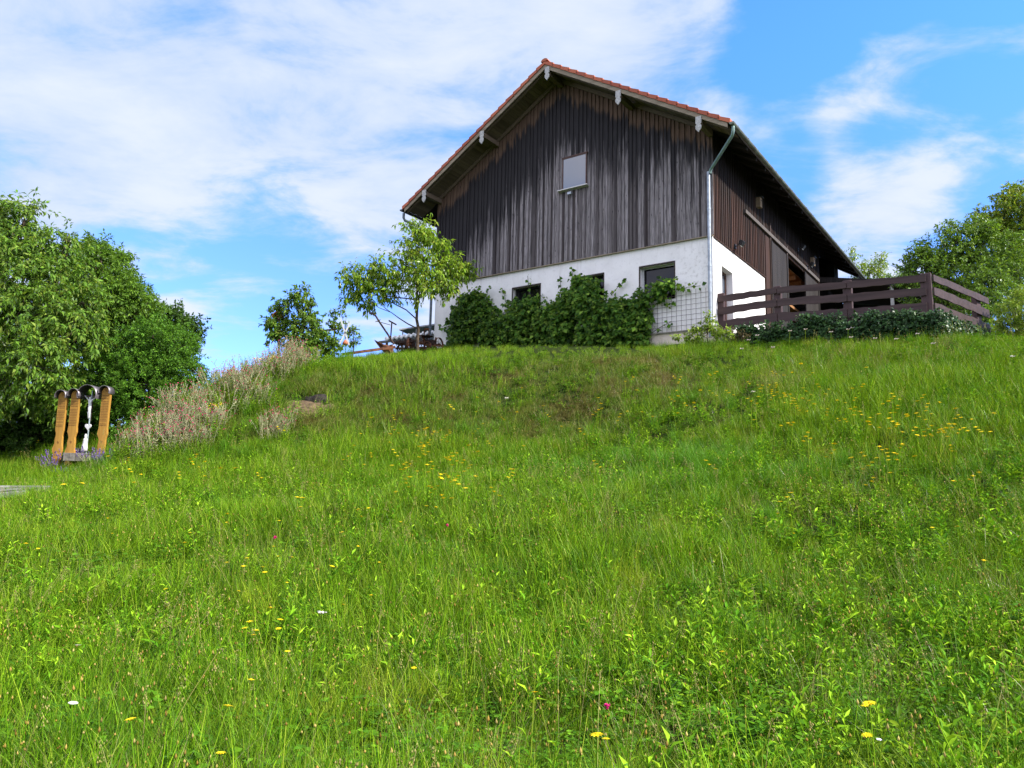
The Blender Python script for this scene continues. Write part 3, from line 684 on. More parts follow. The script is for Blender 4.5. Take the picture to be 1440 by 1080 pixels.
def tree(name, base, lobes, label, cat, m, bark=BARK, tr_=.16, group=None, trunk_top=None, limbs=True, few=False, **k):
    base = Vector(base); o = empty(name, base, 0, label, cat, group)
    lb = [(Vector(c) - base, r) for c, r in lobes]
    P, D, N, L = crown([(tuple(c), r) for c, r in lb], **{a: b for a, b in k.items() if a != 'wr'})
    leaves('crown', P, D, N, L, k.get('wr', .42), m, o)
    tb = MB(); tt = Vector(trunk_top) - base if trunk_top is not None else Vector((0, 0, max(c.z for c, r in lb) * .6))
    pts = limb(tb, (0, 0, -.15), tt, tr_, tr_ * .45, 7, .05, 9)
    tb.build('trunk', bark, o)
    if limbs:
        lbm = MB()
        for i, (c, r) in enumerate(lb):
            if few and i % 3: continue
            st = pts[min(len(pts) - 1, 3 + (i % 4))]; e = c; q = limb(lbm, st, e, tr_ * .38, tr_ * .1, 5, .12, 6)
            rr = r if not hasattr(r, '__len__') else min(r)
            for _ in range(5):
                d = Vector((rnd.gauss(0, 1), rnd.gauss(0, 1), rnd.gauss(.3, .8))).normalized() * rr * rnd.uniform(.6, .95)
                limb(lbm, q[rnd.choice((3, 4, 5))], e + d, tr_ * .12, tr_ * .03, 4, .1, 5)
        lbm.build('branches', bark, o)
    return o
def pxl(spec, Y):
    """(px, py, rpx, dY) -> lobes at real distance Y"""
    out = []
    for q in spec:
        px, py, rp = q[:3]; dy = q[3] if len(q) > 3 else 0; yy = Y + dy; r = rp * yy / F
        ry = r if len(q) < 5 else q[4]
        out.append((at(px, py, yy), (r, ry, r * (q[5] if len(q) > 5 else .9))))
    return out
LF_CH = leafmat('cherry_leaves', [(.13, .23, .02), (.18, .31, .025), (.22, .33, .03), (.29, .31, .05)], .45, .09)
LF_CH2 = leafmat('big_cherry_leaves', [(.07, .155, .015), (.11, .225, .02), (.15, .28, .025), (.22, .28, .04)], .42, .09)
LF_MID = leafmat('mid_green_leaves', [(.075, .165, .015), (.11, .225, .02), (.17, .29, .03)], .4, .07)
LF_BUSH = leafmat('fresh_bush_leaves', [(.065, .16, .02), (.10, .24, .02), (.14, .28, .025)], .42, .06)
LF_DARK = leafmat('dark_leaves', [(.045, .10, .018), (.065, .145, .02), (.09, .17, .025)], .35, .06)
LF_VINE = leafmat('vine_leaves', [(.03, .085, .012), (.055, .14, .015), (.10, .21, .02), (.20, .31, .04)], .4, .07)
LF_IVY = leafmat('ivy_leaves', [(.022, .055, .02), (.03, .075, .022), (.055, .11, .03)], .25, .12, rough=.35)
LF_LIME = leafmat('lime_leaves', [(.16, .28, .03), (.22, .34, .04), (.30, .36, .06)], .45, .06)
LF_RDK = leafmat('right_bush_leaves', [(.075, .16, .018), (.12, .23, .022), (.18, .29, .03)], .4, .08)

g_ = lambda x, y: h1(x, y) 
def gat(px, Y): p = at(px, 500, Y); return Vector((p.x, p.y, h1(p.x, p.y)))
# --- left trees
tree('cherry_tree', gat(-10, 19.5), pxl([(20, 322, 42), (70, 355, 38, .5), (-30, 340, 60), (10, 390, 60, -.5), (85, 400, 42), (115, 425, 30, -.3), (30, 450, 62, -1.0), (100, 470, 42, -.6), (-30, 460, 70), (20, 530, 50, -1.0), (85, 545, 34, -.6), (-40, 560, 60), (130, 465, 25), (55, 505, 40, -1.4), (40, 295, 15, .2), (8, 300, 20), (100, 340, 16)], 19.5),
     'large cherry tree with long drooping leaves at the left edge above the memorial boards', 'cherry tree', LF_CH2, tr_=.2, trunk_top=at(5, 430, 19.5), dens=12.5, leaf=.15, wr=.38, droop=.7, spray=.55, per=28, seed=1, inner=.5, flat=.2)
tree('ash_tree', gat(150, 23.5), pxl([(130, 365, 30), (155, 378, 34), (168, 420, 40), (120, 410, 40), (145, 470, 55), (190, 450, 36), (160, 362, 16), (128, 352, 12), (195, 425, 18), (150, 540, 50), (115, 380, 26, -1), (110, 440, 40, -1), (100, 360, 14, -1), (118, 350, 20, -1.5), (140, 350, 16, -1), (170, 390, 22, -1), (185, 410, 20, -1), (205, 430, 18, -1), (150, 420, 36, -1.5)], 23.5),
     'mid green tree rising behind between the cherry tree and the round bush', 'tree', LF_MID, tr_=.16, dens=22, leaf=.12, wr=.4, droop=.4, seed=2)
tree('oak_tree', gat(235, 25.5), pxl([(200, 445, 24), (225, 448, 22), (245, 455, 20), (262, 452, 13), (272, 470, 14), (240, 490, 34), (210, 500, 40), (250, 436, 8), (280, 455, 6)], 25.5),
     'dark blue green tree showing above the round bush on the left', 'oak tree', LF_DARK, tr_=.12, dens=22, leaf=.12, wr=.55, droop=.1, seed=3, group=None)
tree('hornbeam_bush', gat(215, 20.2), pxl([(180, 500, 42), (215, 475, 32), (245, 485, 32), (240, 520, 38), (265, 525, 22, -.3), (200, 545, 45, -.3), (245, 560, 28, -.5), (175, 585, 40, -.2), (215, 590, 26, -.4), (160, 530, 40), (290, 535, 14, -.3), (140, 570, 30)], 20.2),
     'dense round bright green bush between the dark trees and the pink flowers', 'bush', LF_BUSH, tr_=.1, dens=42, leaf=.075, wr=.5, droop=.1, spray=.26, per=26, inner=.7, seed=4)
tree('elder_bush', gat(60, 20.3), pxl([(20, 600, 38), (60, 590, 42, .3), (110, 600, 45, .4), (30, 640, 24, -.4), (150, 625, 26, .1), (90, 560, 40, .6), (-30, 600, 50), (50, 640, 40, 1.5), (100, 630, 40, 1.5), (0, 640, 40, 1.5), (140, 650, 26, 1.2), (70, 600, 50, 2), (20, 660, 26, .3)], 20.3),
     'dark shaded bush close behind the carved memorial boards', 'bush', LF_DARK, tr_=.08, dens=24, leaf=.12, wr=.5, droop=.3, seed=5)
tree('rose_bush', gat(175, 18.4), pxl([(152, 612, 14), (172, 618, 15), (165, 640, 12), (184, 600, 10)], 18.4), 'small leafy rose bush right of the last memorial board', 'rose bush', LF_BUSH, tr_=.03, dens=40, leaf=.07, spray=.22, per=20, seed=6)
# --- right trees
tree('hazel_bush', gat(1345, 24), pxl([(1300, 375, 28), (1330, 350, 34), (1370, 345, 36), (1400, 360, 38), (1350, 390, 45), (1300, 405, 30), (1420, 400, 40), (1290, 360, 16), (1345, 318, 12), (1380, 325, 20), (1275, 392, 12), (1385, 410, 40, -.8), (1392, 440, 22, -1.5), (1380, 458, 20, -1.5), (1398, 470, 16, -2), (1360, 440, 24, -1)], 24),
     'wide dark green bush with bare stems showing behind the fence corner', 'bush', LF_RDK, BARKG, tr_=.09, dens=20, leaf=.11, wr=.45, droop=.3, seed=7)
tree('maple_tree', gat(1440, 27), pxl([(1425, 290, 30), (1450, 310, 50), (1400, 320, 20), (1430, 345, 35), (1385, 305, 13), (1413, 285, 10), (1375, 296, 7), (1434, 268, 12), (1365, 312, 7), (1470, 350, 60)], 27),
     'taller light green tree at the right edge above the wide bush', 'tree', LF_CH, tr_=.14, dens=13, leaf=.14, wr=.45, droop=.4, seed=8)
tree('lime_shrub', gat(1432, 19.5), pxl([(1425, 440, 20), (1445, 430, 28), (1410, 455, 12), (1430, 465, 18), (1450, 460, 26), (1412, 478, 14), (1432, 482, 14), (1398, 470, 8, .6), (1402, 482, 12, .6)], 19.5),
     'fresh yellow green shrub beyond the last fence post', 'shrub', LF_LIME, tr_=.04, dens=45, leaf=.07, spray=.25, per=22, seed=9)
tree('young_birch', gat(1228, 40), pxl([(1200, 360, 8), (1203, 375, 10), (1222, 372, 9), (1238, 366, 9), (1215, 385, 14), (1235, 385, 12), (1196, 350, 4), (1240, 358, 5)], 40),
     'thin pale leaved young tree behind the end of the barn roof', 'birch tree', LF_LIME, tr_=.06, dens=12, leaf=.16, wr=.35, spray=.5, per=18, inner=.3, seed=10)
tree('far_shrub', gat(1265, 34), pxl([(1250, 398, 12), (1268, 396, 14), (1285, 400, 14), (1262, 415, 18), (1290, 420, 14)], 34), 'low green shrub far behind the fence beside the lean-to', 'shrub', LF_MID, tr_=.05, dens=22, leaf=.12, seed=12)
# --- young cherry in front of the barn
cb = gat(587, 24.0); ct = at(586, 408, 24.0)
LF_YC = leafmat('young_cherry_leaves', [(.12, .24, .015), (.17, .31, .02), (.23, .36, .03), (.30, .34, .05)], .44, .05)
cherry = tree('young_cherry_tree', cb, pxl([(590, 325, 17), (580, 345, 24), (612, 350, 22), (602, 330, 14), (640, 372, 20, -.2), (612, 385, 32, -.3), (575, 380, 30), (540, 382, 26), (510, 390, 20), (492, 380, 12), (482, 388, 9), (500, 402, 16), (522, 425, 12), (656, 374, 14), (545, 405, 22), (505, 412, 18, .2), (528, 372, 14), (655, 385, 13), (590, 402, 20, -.6), (630, 400, 20, -.2), (572, 318, 9), (597, 310, 8), (620, 342, 12), (490, 420, 10)], 24.0),
     'young cherry tree with spreading crown in front of the barn corner', 'cherry tree', LF_YC, BARK, tr_=.065, trunk_top=ct, few=True, dens=13.5, leaf=.165, wr=.34, droop=1.0, spray=.45, per=15, inner=.2, seed=21, flat=.15)
for c_ in cherry.children:
    pass
tree('apple_tree', gat(425, 22.3), pxl([(417, 412, 9), (425, 425, 12), (403, 422, 8), (440, 424, 6), (392, 430, 8), (430, 442, 14), (415, 455, 12), (443, 460, 12), (380, 455, 7), (395, 462, 10), (430, 475, 18), (452, 478, 14), (410, 480, 14), (470, 482, 10), (440, 492, 16), (460, 492, 12), (420, 492, 16), (400, 440, 8), (428, 408, 6), (385, 470, 12), (378, 452, 7, .3), (386, 442, 7, .3), (400, 450, 9, .2)], 22.3),
     'small leafy apple tree beside the pink flowers on the crest', 'apple tree', LF_CH2, tr_=.04, dens=34, leaf=.12, wr=.5, droop=.4, spray=.28, per=16, inner=.2, seed=22)
tree('apple_sapling', gat(496, 23), pxl([(462, 440, 5), (465, 455, 6), (478, 440, 6), (475, 458, 8), (488, 465, 7), (499, 466, 6), (495, 480, 6), (503, 478, 4), (482, 432, 4)], 23),
     'thin sapling with small leaf clumps next to the white garden windmill', 'sapling', LF_CH2, tr_=.025, dens=36, leaf=.11, wr=.5, droop=.4, spray=.24, per=14, inner=.2, seed=23)

# --- vine on the front wall: leaves over an uneven mass in barn axes
vine = empty('grape_vine', LW(-5, -.2, .5), -YAW, 'dense grape vine climbing the white wall below the four windows', 'grape vine')
vo_ = Vector((-5, -.2, .5)); Ps = []; 
vl = [(650, 440, 20), (665, 425, 20), (680, 440, 24), (655, 465, 28), (690, 468, 26), (645, 480, 20), (712, 455, 20), (730, 440, 18), (745, 430, 14), (740, 462, 30), (770, 448, 22), (790, 435, 20), (785, 465, 30), (815, 410, 16), (830, 405, 16), (825, 430, 24), (845, 440, 28), (870, 440, 24), (835, 468, 28), (880, 465, 26), (860, 480, 20), (900, 450, 14), (815, 395, 9), (800, 412, 10), (905, 420, 12), (925, 408, 11), (940, 400, 9), (895, 428, 12), (715, 478, 22), (765, 482, 18), (900, 476, 14), (720, 427, 8), (640, 455, 12), (910, 445, 8)]
lob = []
for px, py, rp in vl:
    p = onl(px, py, 'y', -.28); s_ = (Vector((0, 0, EYE)) - LW(p.x, p.y, p.z)).length; r_ = rp * s_ / F * .86
    lob.append((tuple(p - vo_), (r_, min(r_ * .75, .42), r_)))
g2 = np.random.default_rng(31); P, D, N, L = crown(lob, dens=52, leaf=.13, droop=.9, spray=.24, per=12, inner=.35, seed=31)
N = norm(N + np.array([.3, -1.4, .2]))
def shoot(path, n, spread=.1):
    path = [onl(px, py, 'y', -.12) - vo_ for px, py in path]; out = []
    for i in range(n):
        t_ = rnd.random() * (len(path) - 1); k_ = int(t_); out.append(path[k_].lerp(path[k_ + 1], t_ - k_) + Vector((rnd.uniform(-spread, spread), rnd.uniform(-.1, .02), rnd.uniform(-spread, spread))))
    return out, path
shoots = [([(682, 440), (684, 415), (688, 405)], 26, .11), ([(712, 440), (711, 420), (706, 405)], 16, .08), ([(743, 430), (744, 405), (742, 388)], 14, .07), ([(788, 430), (789, 405), (787, 388)], 20, .08), ([(803, 410), (805, 385), (804, 378)], 18, .08),
          ([(860, 415), (870, 402), (880, 393)], 16, .06), ([(905, 425), (930, 405), (950, 402), (965, 405)], 46, .12), ([(965, 404), (985, 402)], 10, .09), ([(900, 450), (925, 425), (940, 415)], 26, .1), ([(905, 478), (925, 462), (945, 452)], 18, .09), ([(640, 455), (625, 460), (618, 458)], 14, .08), ([(930, 430), (950, 428)], 8, .07), ([(775, 430), (760, 415)], 8, .06), ([(905, 385), (928, 380)], 0, .06)]
sp = []; st = MB()
for pth, n, s_ in shoots:
    if not n: continue
    o_, pa = shoot(pth, n, s_); sp += o_; st.tube(pa, .008, 5)
sp = np.array([tuple(q) for q in sp]); n = len(sp)
P = np.r_[P, sp]; D = np.r_[D, norm(g2.normal(size=(n, 3)) * [1, .3, .6] + [0, 0, -.6])]; N = np.r_[N, norm(g2.normal(size=(n, 3)) * .5 + [0, -1, .3])]; L = np.r_[L, g2.uniform(.08, .17, n)]
leaves('foliage', P, D, N, L, .85, LF_VINE, vine)
for i in range(12): limb(st, (rnd.uniform(-4.9, 3), .1, -.1), (rnd.uniform(-4.9, 3), .12, 1.2), .02, .01, 5, .1, 5)
st.build('stems', BARK, vine)

# --- ivy hedge on the terrace wall
ivy = empty('ivy_hedge', LW(3, 0, 0), -YAW, 'dark ivy hedge covering the terrace wall below the brown fence', 'hedge')
lob = []
for q in np.arange(.75, 5.6, .28): 
    ztopi = .50 - .02 * q + .05 * math.sin(q * 3); zb = -.15 - .075 * q
    for zc in np.arange(zb, ztopi, .2): lob.append(((q - 3 + rnd.uniform(-.05, .05), .02 + rnd.uniform(-.06, .03), zc), (.2, .17, .16)))
for q in np.arange(0, 1.05, .09):
    x = 5.5 + .8 * q; y = .1 + 2.7 * q
    for zc in np.arange(-.6, .34, .2): lob.append(((x - 3, y, zc), (.2, .2, .16)))
P, D, N, L = crown(lob, dens=75, leaf=.085, droop=.7, spray=.16, per=9, inner=.5, seed=33); N = norm(N + np.array([.2, -1.0, .5]))
leaves('foliage', P, D, N, L, .8, LF_IVY, ivy)
MB().bx(-2.2, 2.45, .09, .115, -.9, .3).build('backing', BARK, ivy)
# yellow-green shrub at the barn's right corner
tree('mallow_shrub', LW(.1, -.75, .0), [(LW(a, b, c), r) for a, b, c, r in [(-.2, -.75, .25, .2), (.05, -.7, .45, .18), (.15, -.7, .7, .1), (.35, -.7, .3, .2), (.6, -.7, .2, .16), (-.45, -.8, .15, .14), (-.75, -.75, .2, .11)]],
     'small yellow green shrub at the foot of the downpipe', 'shrub', LF_LIME, tr_=.015, dens=50, leaf=.1, wr=.55, spray=.18, per=9, inner=.2, seed=35)
tree('dry_bush', LW(.75, -.3, 0), [(LW(.7, -.35, .22), .2), (LW(.95, -.3, .2), .18)], 'small brownish twiggy bush between the corner shrub and the ivy', 'bush', leafmat('brown_leaves', [(.13, .09, .05), (.10, .10, .04)], .3, .03), tr_=.015, dens=50, leaf=.05, spray=.15, per=12, inner=.2, seed=36)
# ================================================================== fast terrain lookup
_gx = np.arange(-32, 32.01, .2); _gy = np.arange(-2, 44.01, .2); _gz = H(*np.meshgrid(_gx, _gy))
def Hq(x, y):
    x = np.asarray(x, float); y = np.asarray(y, float); u = np.clip((x + 32) / .2, 0, len(_gx) - 2.001); v = np.clip((y + 2) / .2, 0, len(_gy) - 2.001)
    i = u.astype(int); j = v.astype(int); a = u - i; b = v - j
    return _gz[j, i] * (1 - a) * (1 - b) + _gz[j, i + 1] * a * (1 - b) + _gz[j + 1, i] * (1 - a) * b + _gz[j + 1, i + 1] * a * b
def hitq(px, py, lift=0.0):
    v = ray(px, py); v = v / v[1]; Y = np.arange(2, 40, .04); z = EYE + Y * v[2]; g = Hq(Y * v[0], Y) + lift; i = int(np.argmax(g > z))
    return Vector((Y[i] * v[0], Y[i], g[i] - lift)) if g[i] > z[i] else None
def in_poly(x, y, poly):
    c = np.zeros(len(x), bool); n = len(poly)
    for i in range(n):
        (x1, y1), (x2, y2) = poly[i], poly[(i + 1) % n]; t_ = ((y1 > y) != (y2 > y)) & (x < (x2 - x1) * (y - y1) / ((y2 - y1) or 1e-9) + x1); c ^= t_
    return c
BARNP = [tuple(LW(x, y)[:2]) for x, y in ((-10.55, -.04), (.05, -.04), (5.55, .08), (6.4, 2.95), (6.9, 5), (6.9, 16.5), (-10.55, 16.5))]

# ================================================================== MEADOW
def scatter(name, pts, rot, scl, variants, label=None, cat=None):
    """instances of several clump meshes on a cloud of points"""
    n = len(pts); me = bpy.data.meshes.new(name); me.vertices.add(n); me.vertices.foreach_set('co', np.asarray(pts, np.float32).ravel())
    for nm, ty, arr, key in (('rot', 'FLOAT_VECTOR', rot, 'vector'), ('scl', 'FLOAT', scl, 'value'), ('idx', 'INT', rng.integers(0, len(variants), n), 'value')):
        a = me.attributes.new(nm, ty, 'POINT'); a.data.foreach_set(key, np.ascontiguousarray(arr, np.int32 if ty == 'INT' else np.float32).ravel())
    o = link(name, me); gt = bpy.data.node_groups.new(name, 'GeometryNodeTree')
    gt.interface.new_socket('Geometry', in_out='INPUT', socket_type='NodeSocketGeometry'); gt.interface.new_socket('Geometry', in_out='OUTPUT', socket_type='NodeSocketGeometry')
    N_, L_ = gt.nodes, gt.links; gi = N_.new('NodeGroupInput'); go = N_.new('NodeGroupOutput'); j = N_.new('GeometryNodeJoinGeometry')
    for vme in variants:
        src = bpy.data.objects.new(vme.name, vme); tag(src, kind='stuff')
        oi = N_.new('GeometryNodeObjectInfo'); oi.inputs['Object'].default_value = src; g2i = N_.new('GeometryNodeGeometryToInstance')
        L_.new(oi.outputs['Geometry'], g2i.inputs[0]); L_.new(g2i.outputs[0], j.inputs[0])
    ip = N_.new('GeometryNodeInstanceOnPoints'); L_.new(gi.outputs[0], ip.inputs['Points']); L_.new(j.outputs[0], ip.inputs['Instance']); ip.inputs['Pick Instance'].default_value = True
    def att(nm, ty):
        a = N_.new('GeometryNodeInputNamedAttribute'); a.data_type = ty; a.inputs['Name'].default_value = nm; return a.outputs['Attribute']
    e2r = N_.new('FunctionNodeEulerToRotation'); L_.new(att('rot', 'FLOAT_VECTOR'), e2r.inputs[0]); L_.new(e2r.outputs[0], ip.inputs['Rotation'])
    L_.new(att('idx', 'INT'), ip.inputs['Instance Index']); L_.new(att('scl', 'FLOAT'), ip.inputs['Scale']); L_.new(ip.outputs[0], go.inputs[0])
    md = o.modifiers.new('scatter', 'NODES'); md.node_group = gt
    return tag(o, label, cat, kind='stuff')
def blades(g, n, rad, l0, l1, w0, w1, lean=.35, curl=.6, segs=4, up=0.0):
    """tapered, bending blades; returns V, F"""
    a = g.uniform(0, 2 * math.pi, n); r = rad * np.sqrt(g.random(n)); base = np.c_[r * np.cos(a), r * np.sin(a), np.full(n, -.03)]
    ln = g.uniform(l0, l1, n); az = g.uniform(0, 2 * math.pi, n); th0 = np.abs(g.normal(0, lean, n)); cu = g.uniform(.1, 1, n) * curl + up
    wd = g.uniform(w0, w1, n); sa = az + math.pi / 2 + g.normal(0, .5, n); S = np.c_[np.cos(sa), np.sin(sa), np.zeros(n)]
    p = base.copy(); V = []
    for k_ in range(segs + 1):
        t_ = k_ / segs; ww = wd * (1 - t_) ** .7 * .5 + (.0003 if k_ == segs else 0)
        V += [p - S * ww[:, None], p + S * ww[:, None]]
        an = th0 + cu * (t_ + .5 / segs) ** 1.5 * 1.4
        d = np.c_[np.cos(az) * np.sin(an), np.sin(az) * np.sin(an), np.cos(an)]; p = p + d * (ln / segs)[:, None]
    V = np.stack(V, 1); K = 2 * (segs + 1); f = np.array([(2 * i, 2 * i + 1, 2 * i + 3, 2 * i + 2) for i in range(segs)])
    return V.reshape(-1, 3), (f[None] + (np.arange(n) * K)[:, None, None]).reshape(-1, 4)
def merge(name, parts):
    """parts: [(V, F, mat)] -> one mesh with several materials"""
    V = np.concatenate([p[0] for p in parts]); off = 0; Fs = []; mats = []; mi = []
    for v, f, m_ in parts:
        Fs.append(f + off); off += len(v)
        if m_ not in mats: mats.append(m_)
        mi.append(np.full(len(f), mats.index(m_)))
    me = np_mesh(name, V, Fs, mats[0])
    for m_ in mats[1:]: me.materials.append(m_)
    me.polygons.foreach_set('material_index', np.concatenate(mi).astype(np.int32)); return me
def leafarr(P, D, N, L, wr):
    P, D, N = map(np.asarray, (P, D, N)); D = norm(D); S = norm(np.cross(N, D)); N = np.cross(D, S); L = np.asarray(L)[:, None, None]
    V = P[:, None] + L * (TL[None, :, :1] * D[:, None] + TL[None, :, 1:2] * wr * S[:, None] + TL[None, :, 2:] * N[:, None]); n = len(P)
    return V.reshape(-1, 3), (TF[None] + (np.arange(n) * 5)[:, None, None]).reshape(-1, 3)
WV = [((.17, .31, .008), 1.4, .50, .64, .45), ((.05, .15, .006), .6, .50, .66, .4), ((.33, .36, .03), 1.3, .56, .70, .5)]
G_A = leafmat('meadow_grass_blades', [(.036, .105, .004), (.08, .20, .006), (.23, .41, .013), (.07, .175, .006), (.40, .48, .05)], .25, .008, WV, rough=.6)
G_B = leafmat('long_grass_blades', [(.045, .16, .006), (.09, .25, .01), (.20, .40, .02)], .26, .012, None, rough=.6)
G_C = leafmat('weed_leaves', [(.045, .15, .006), (.125, .29, .01), (.33, .52, .025)], .26, .03, [((.34, .44, .03), 1.2, .55, .7, .4)], rough=.45)
G_D = leafmat('dry_grass_blades', [(.30, .27, .08), (.42, .37, .14), (.22, .27, .06)], .3, .04)
G_E = leafmat('bank_grass_blades', [(.05, .14, .01), (.10, .21, .014), (.17, .26, .025), (.18, .165, .05)], .24, .01, [((.17, .12, .05), .7, .48, .62, .7), ((.13, .25, .03), .42, .55, .7, .6)])
SEED = leafmat('seed_heads', [(.24, .15, .03), (.33, .24, .06), (.42, .35, .12)], .2, .01)
YEL = leafmat('yellow_petals', [(.86, .66, .012), (.90, .74, .03)], .25, .03)
WHI = leafmat('white_petals', [(.80, .78, .76), (.85, .83, .82)], .25, .03)
PNK = leafmat('magenta_petals', [(.55, .015, .14), (.68, .04, .24), (.5, .02, .09)], .3, .03)
LAV = leafmat('lavender_petals', [(.16, .09, .33), (.24, .15, .45)], .3, .03)
SIL = leafmat('silver_stems', [(.36, .37, .20), (.48, .44, .30), (.22, .30, .12)], .3, .04)
def stalks(g, n, rad, l0, l1, w_=.004, lean=.12):
    """thin stalks plus their tips"""
    a = g.uniform(0, 2 * math.pi, n); r = rad * np.sqrt(g.random(n)); b = np.c_[r * np.cos(a), r * np.sin(a), np.zeros(n)]; ln = g.uniform(l0, l1, n)
    d = norm(np.c_[g.normal(0, lean, (n, 2)), np.ones(n)]); V = []; K = 4
    for t_ in (0, .33, .66, 1):
        q = b + d * (ln * t_)[:, None] + np.c_[d[:, :2] * (ln * t_ * t_ * .5)[:, None], np.zeros(n)]; V += [q + [w_ / 2, 0, 0], q + [-w_ / 4, w_ / 2, 0], q + [-w_ / 4, -w_ / 2, 0]]
    tip = q; V = np.stack(V, 1); f = np.array([(3 * i + k_, 3 * i + (k_ + 1) % 3, 3 * i + 3 + (k_ + 1) % 3, 3 * i + 3 + k_) for i in range(3) for k_ in range(3)])
    return V.reshape(-1, 3), (f[None] + (np.arange(n) * 12)[:, None, None]).reshape(-1, 4), tip, b, d, ln
def blob(tips, rx, rz, g, up=True):
    """small elongated heads at tips (octahedra)"""
    n = len(tips); o_ = np.array([(1, 0, 0), (0, 1, 0), (-1, 0, 0), (0, -1, 0), (0, 0, 1), (0, 0, -1)], float); s_ = g.uniform(.7, 1.3, (n, 1, 1))
    V = tips[:, None] + o_[None] * np.array([rx, rx, rz]) * s_; f = np.array([(0, 1, 4), (1, 2, 4), (2, 3, 4), (3, 0, 4), (1, 0, 5), (2, 1, 5), (3, 2, 5), (0, 3, 5)])
    return V.reshape(-1, 3), (f[None] + (np.arange(n) * 6)[:, None, None]).reshape(-1, 3)
def weed(g, n, hgt, leaf, wr=.26, rad=.12, lean=.15, per=16, m_=None):
    v, f, tip, b, d, ln = stalks(g, n, rad, hgt * .6, hgt, .005, lean); P = []; D = []; L = []
    for i in range(n):
        for k_ in range(per):
            t_ = .15 + .85 * k_ / per; ang = k_ * 2.4 + i; q = b[i] + d[i] * ln[i] * t_ + np.r_[d[i, :2] * ln[i] * t_ * t_ * .5, 0]
            P.append(q); e = .35 + .9 * t_ ** 1.5; D.append((math.cos(ang), math.sin(ang), e * g.uniform(.6, 1.3))); L.append(leaf * (1.15 - .65 * t_) * g.uniform(.7, 1.2))
    P, D = np.array(P), norm(np.array(D)); N = norm(np.array([0, 0, 1.0]) + g.normal(size=P.shape) * .35)
    lv, lf = leafarr(P, D, N, np.array(L), wr); return [(v, f, G_A), (lv, lf, m_ or G_C)]
def dense_pts(n_per_m2_fn, y0, y1, x_pad=1.6, kx=.70):
    A = (y1 - y0) * 2 * (kx * y1 + x_pad); n = int(A * n_per_m2_fn); x = rng.uniform(-1, 1, n) * (kx * y1 + x_pad); y = rng.uniform(y0, y1, n)
    k_ = np.abs(x) < kx * y + x_pad; x, y = x[k_], y[k_]; k_ = ~in_poly(x, y, BARNP); return x[k_], y[k_]
def nfield(x, y, s, seed=0):
    r_ = np.random.default_rng(seed); o_ = np.zeros_like(x)
    for i in range(7): a, b = r_.normal(size=2) * s; o_ += np.sin(a * x + b * y + r_.uniform(0, 6.3))
    return o_ / 7 ** .5
def bankness(x, y):
    yf = 16.6 + np.clip(-x * .03, -.3, .6); b_ = smooth(yf - .3, yf + .6, y) * smooth(20.6, 19.6, y); xr = smooth(5.2, 2.6, x)
    return b_ * xr * smooth(-8.5, -6.5, x)
HOLES = []
rockp = hitq(440, 566); HOLES.append((rockp.x, rockp.y - .15, .62, .25)); 
soil_spots = [(424, 574, .34), (436, 585, .26), (462, 575, .2)]
for a, b, c in soil_spots: p = hitq(a, b); HOLES.append((p.x, p.y, c, .35))
def carve(x, y, keep=.25):
    k_ = np.ones(len(x), bool)
    for hx, hy, hr, ks in HOLES: k_ &= (np.hypot(x - hx, y - hy) > hr * (1 + .3 * np.sin(3 * np.arctan2(y - hy, x - hx)))) | (rng.random(len(x)) < ks * .25)
    return k_
def place(name, x, y, scl, variants, tilt=.12, label=None, cat=None, sink=0):
    n = len(x); rot = np.c_[rng.normal(0, tilt, n), rng.normal(0, tilt, n), rng.uniform(0, 6.28, n)]
    return scatter(name, np.c_[x, y, Hq(x, y) - sink], rot, scl, variants, label, cat)
gs = [np.random.default_rng(100 + i) for i in range(60)]
VA = [merge('grass_clump', [(*blades(gs[i], 66, .15, .12, .42, .0045, .0095, .33, .8, 4), G_A), (*blades(gs[i], 5, .16, .12, .3, .003, .005, .5, .6, 3), G_D)]) for i in range(5)]
VT = [merge('grass_tuft', [(*blades(gs[10 + i], 120, .13, .35, .72, .004, .007, .30, 1.25, 6), G_B)]) for i in range(3)]
VE = [merge('bank_grass_clump', [(*blades(gs[15 + i], 70, .15, .06, .22, .0045, .008, .5, .8, 3), G_E), (*blades(gs[15 + i], 8, .15, .08, .24, .003, .006, .6, .6, 3), G_D)]) for i in range(4)]
VW = [merge('leafy_weed', weed(gs[20], 5, .42, .095)), merge('leafy_weed', weed(gs[21], 4, .55, .11, .22)), merge('leafy_weed', weed(gs[22], 9, .26, .05, .6, .16, .35, 12)), merge('leafy_weed', weed(gs[23], 7, .34, .065, .4, .15, .3, 12)), merge('leafy_weed', weed(gs[24], 3, .5, .14, .3, .1))]
def seedy(g, n, l0, l1, rx, rz, m_=SEED, sm=G_A):
    v, f, tip, b, d, ln = stalks(g, n, .18, l0, l1, .0035, .16); hv, hf = blob(tip, rx, rz, g); return [(v, f, sm), (hv, hf, m_)]
VS = [merge('seed_stalks', seedy(gs[30], 7, .3, .52, .006, .015)), merge('seed_stalks', seedy(gs[31], 5, .3, .5, .006, .008))]
def panicle(g):
    v, f, tip, b, d, ln = stalks(g, 3, .12, .45, .75, .003, .2); k_ = 24; q = np.repeat(tip, k_, 0) + np.c_[g.normal(0, .012, (3 * k_, 2)), -np.abs(g.uniform(0, .13, 3 * k_))] + np.repeat(d, k_, 0) * .03
    return [(v, f, G_D), (*blob(q, .003, .008, g), G_D)]
VP = [merge('grass_panicle', panicle(gs[33])), merge('grass_panicle', panicle(gs[34]))]
def wisps(g, n): return [(*blades(g, n, .16, .30, .60, .0022, .0035, .35, .9, 5), G_D)]
VZ = [merge('dry_wisps', wisps(gs[36], 16)), merge('dry_wisps', wisps(gs[37], 14))]

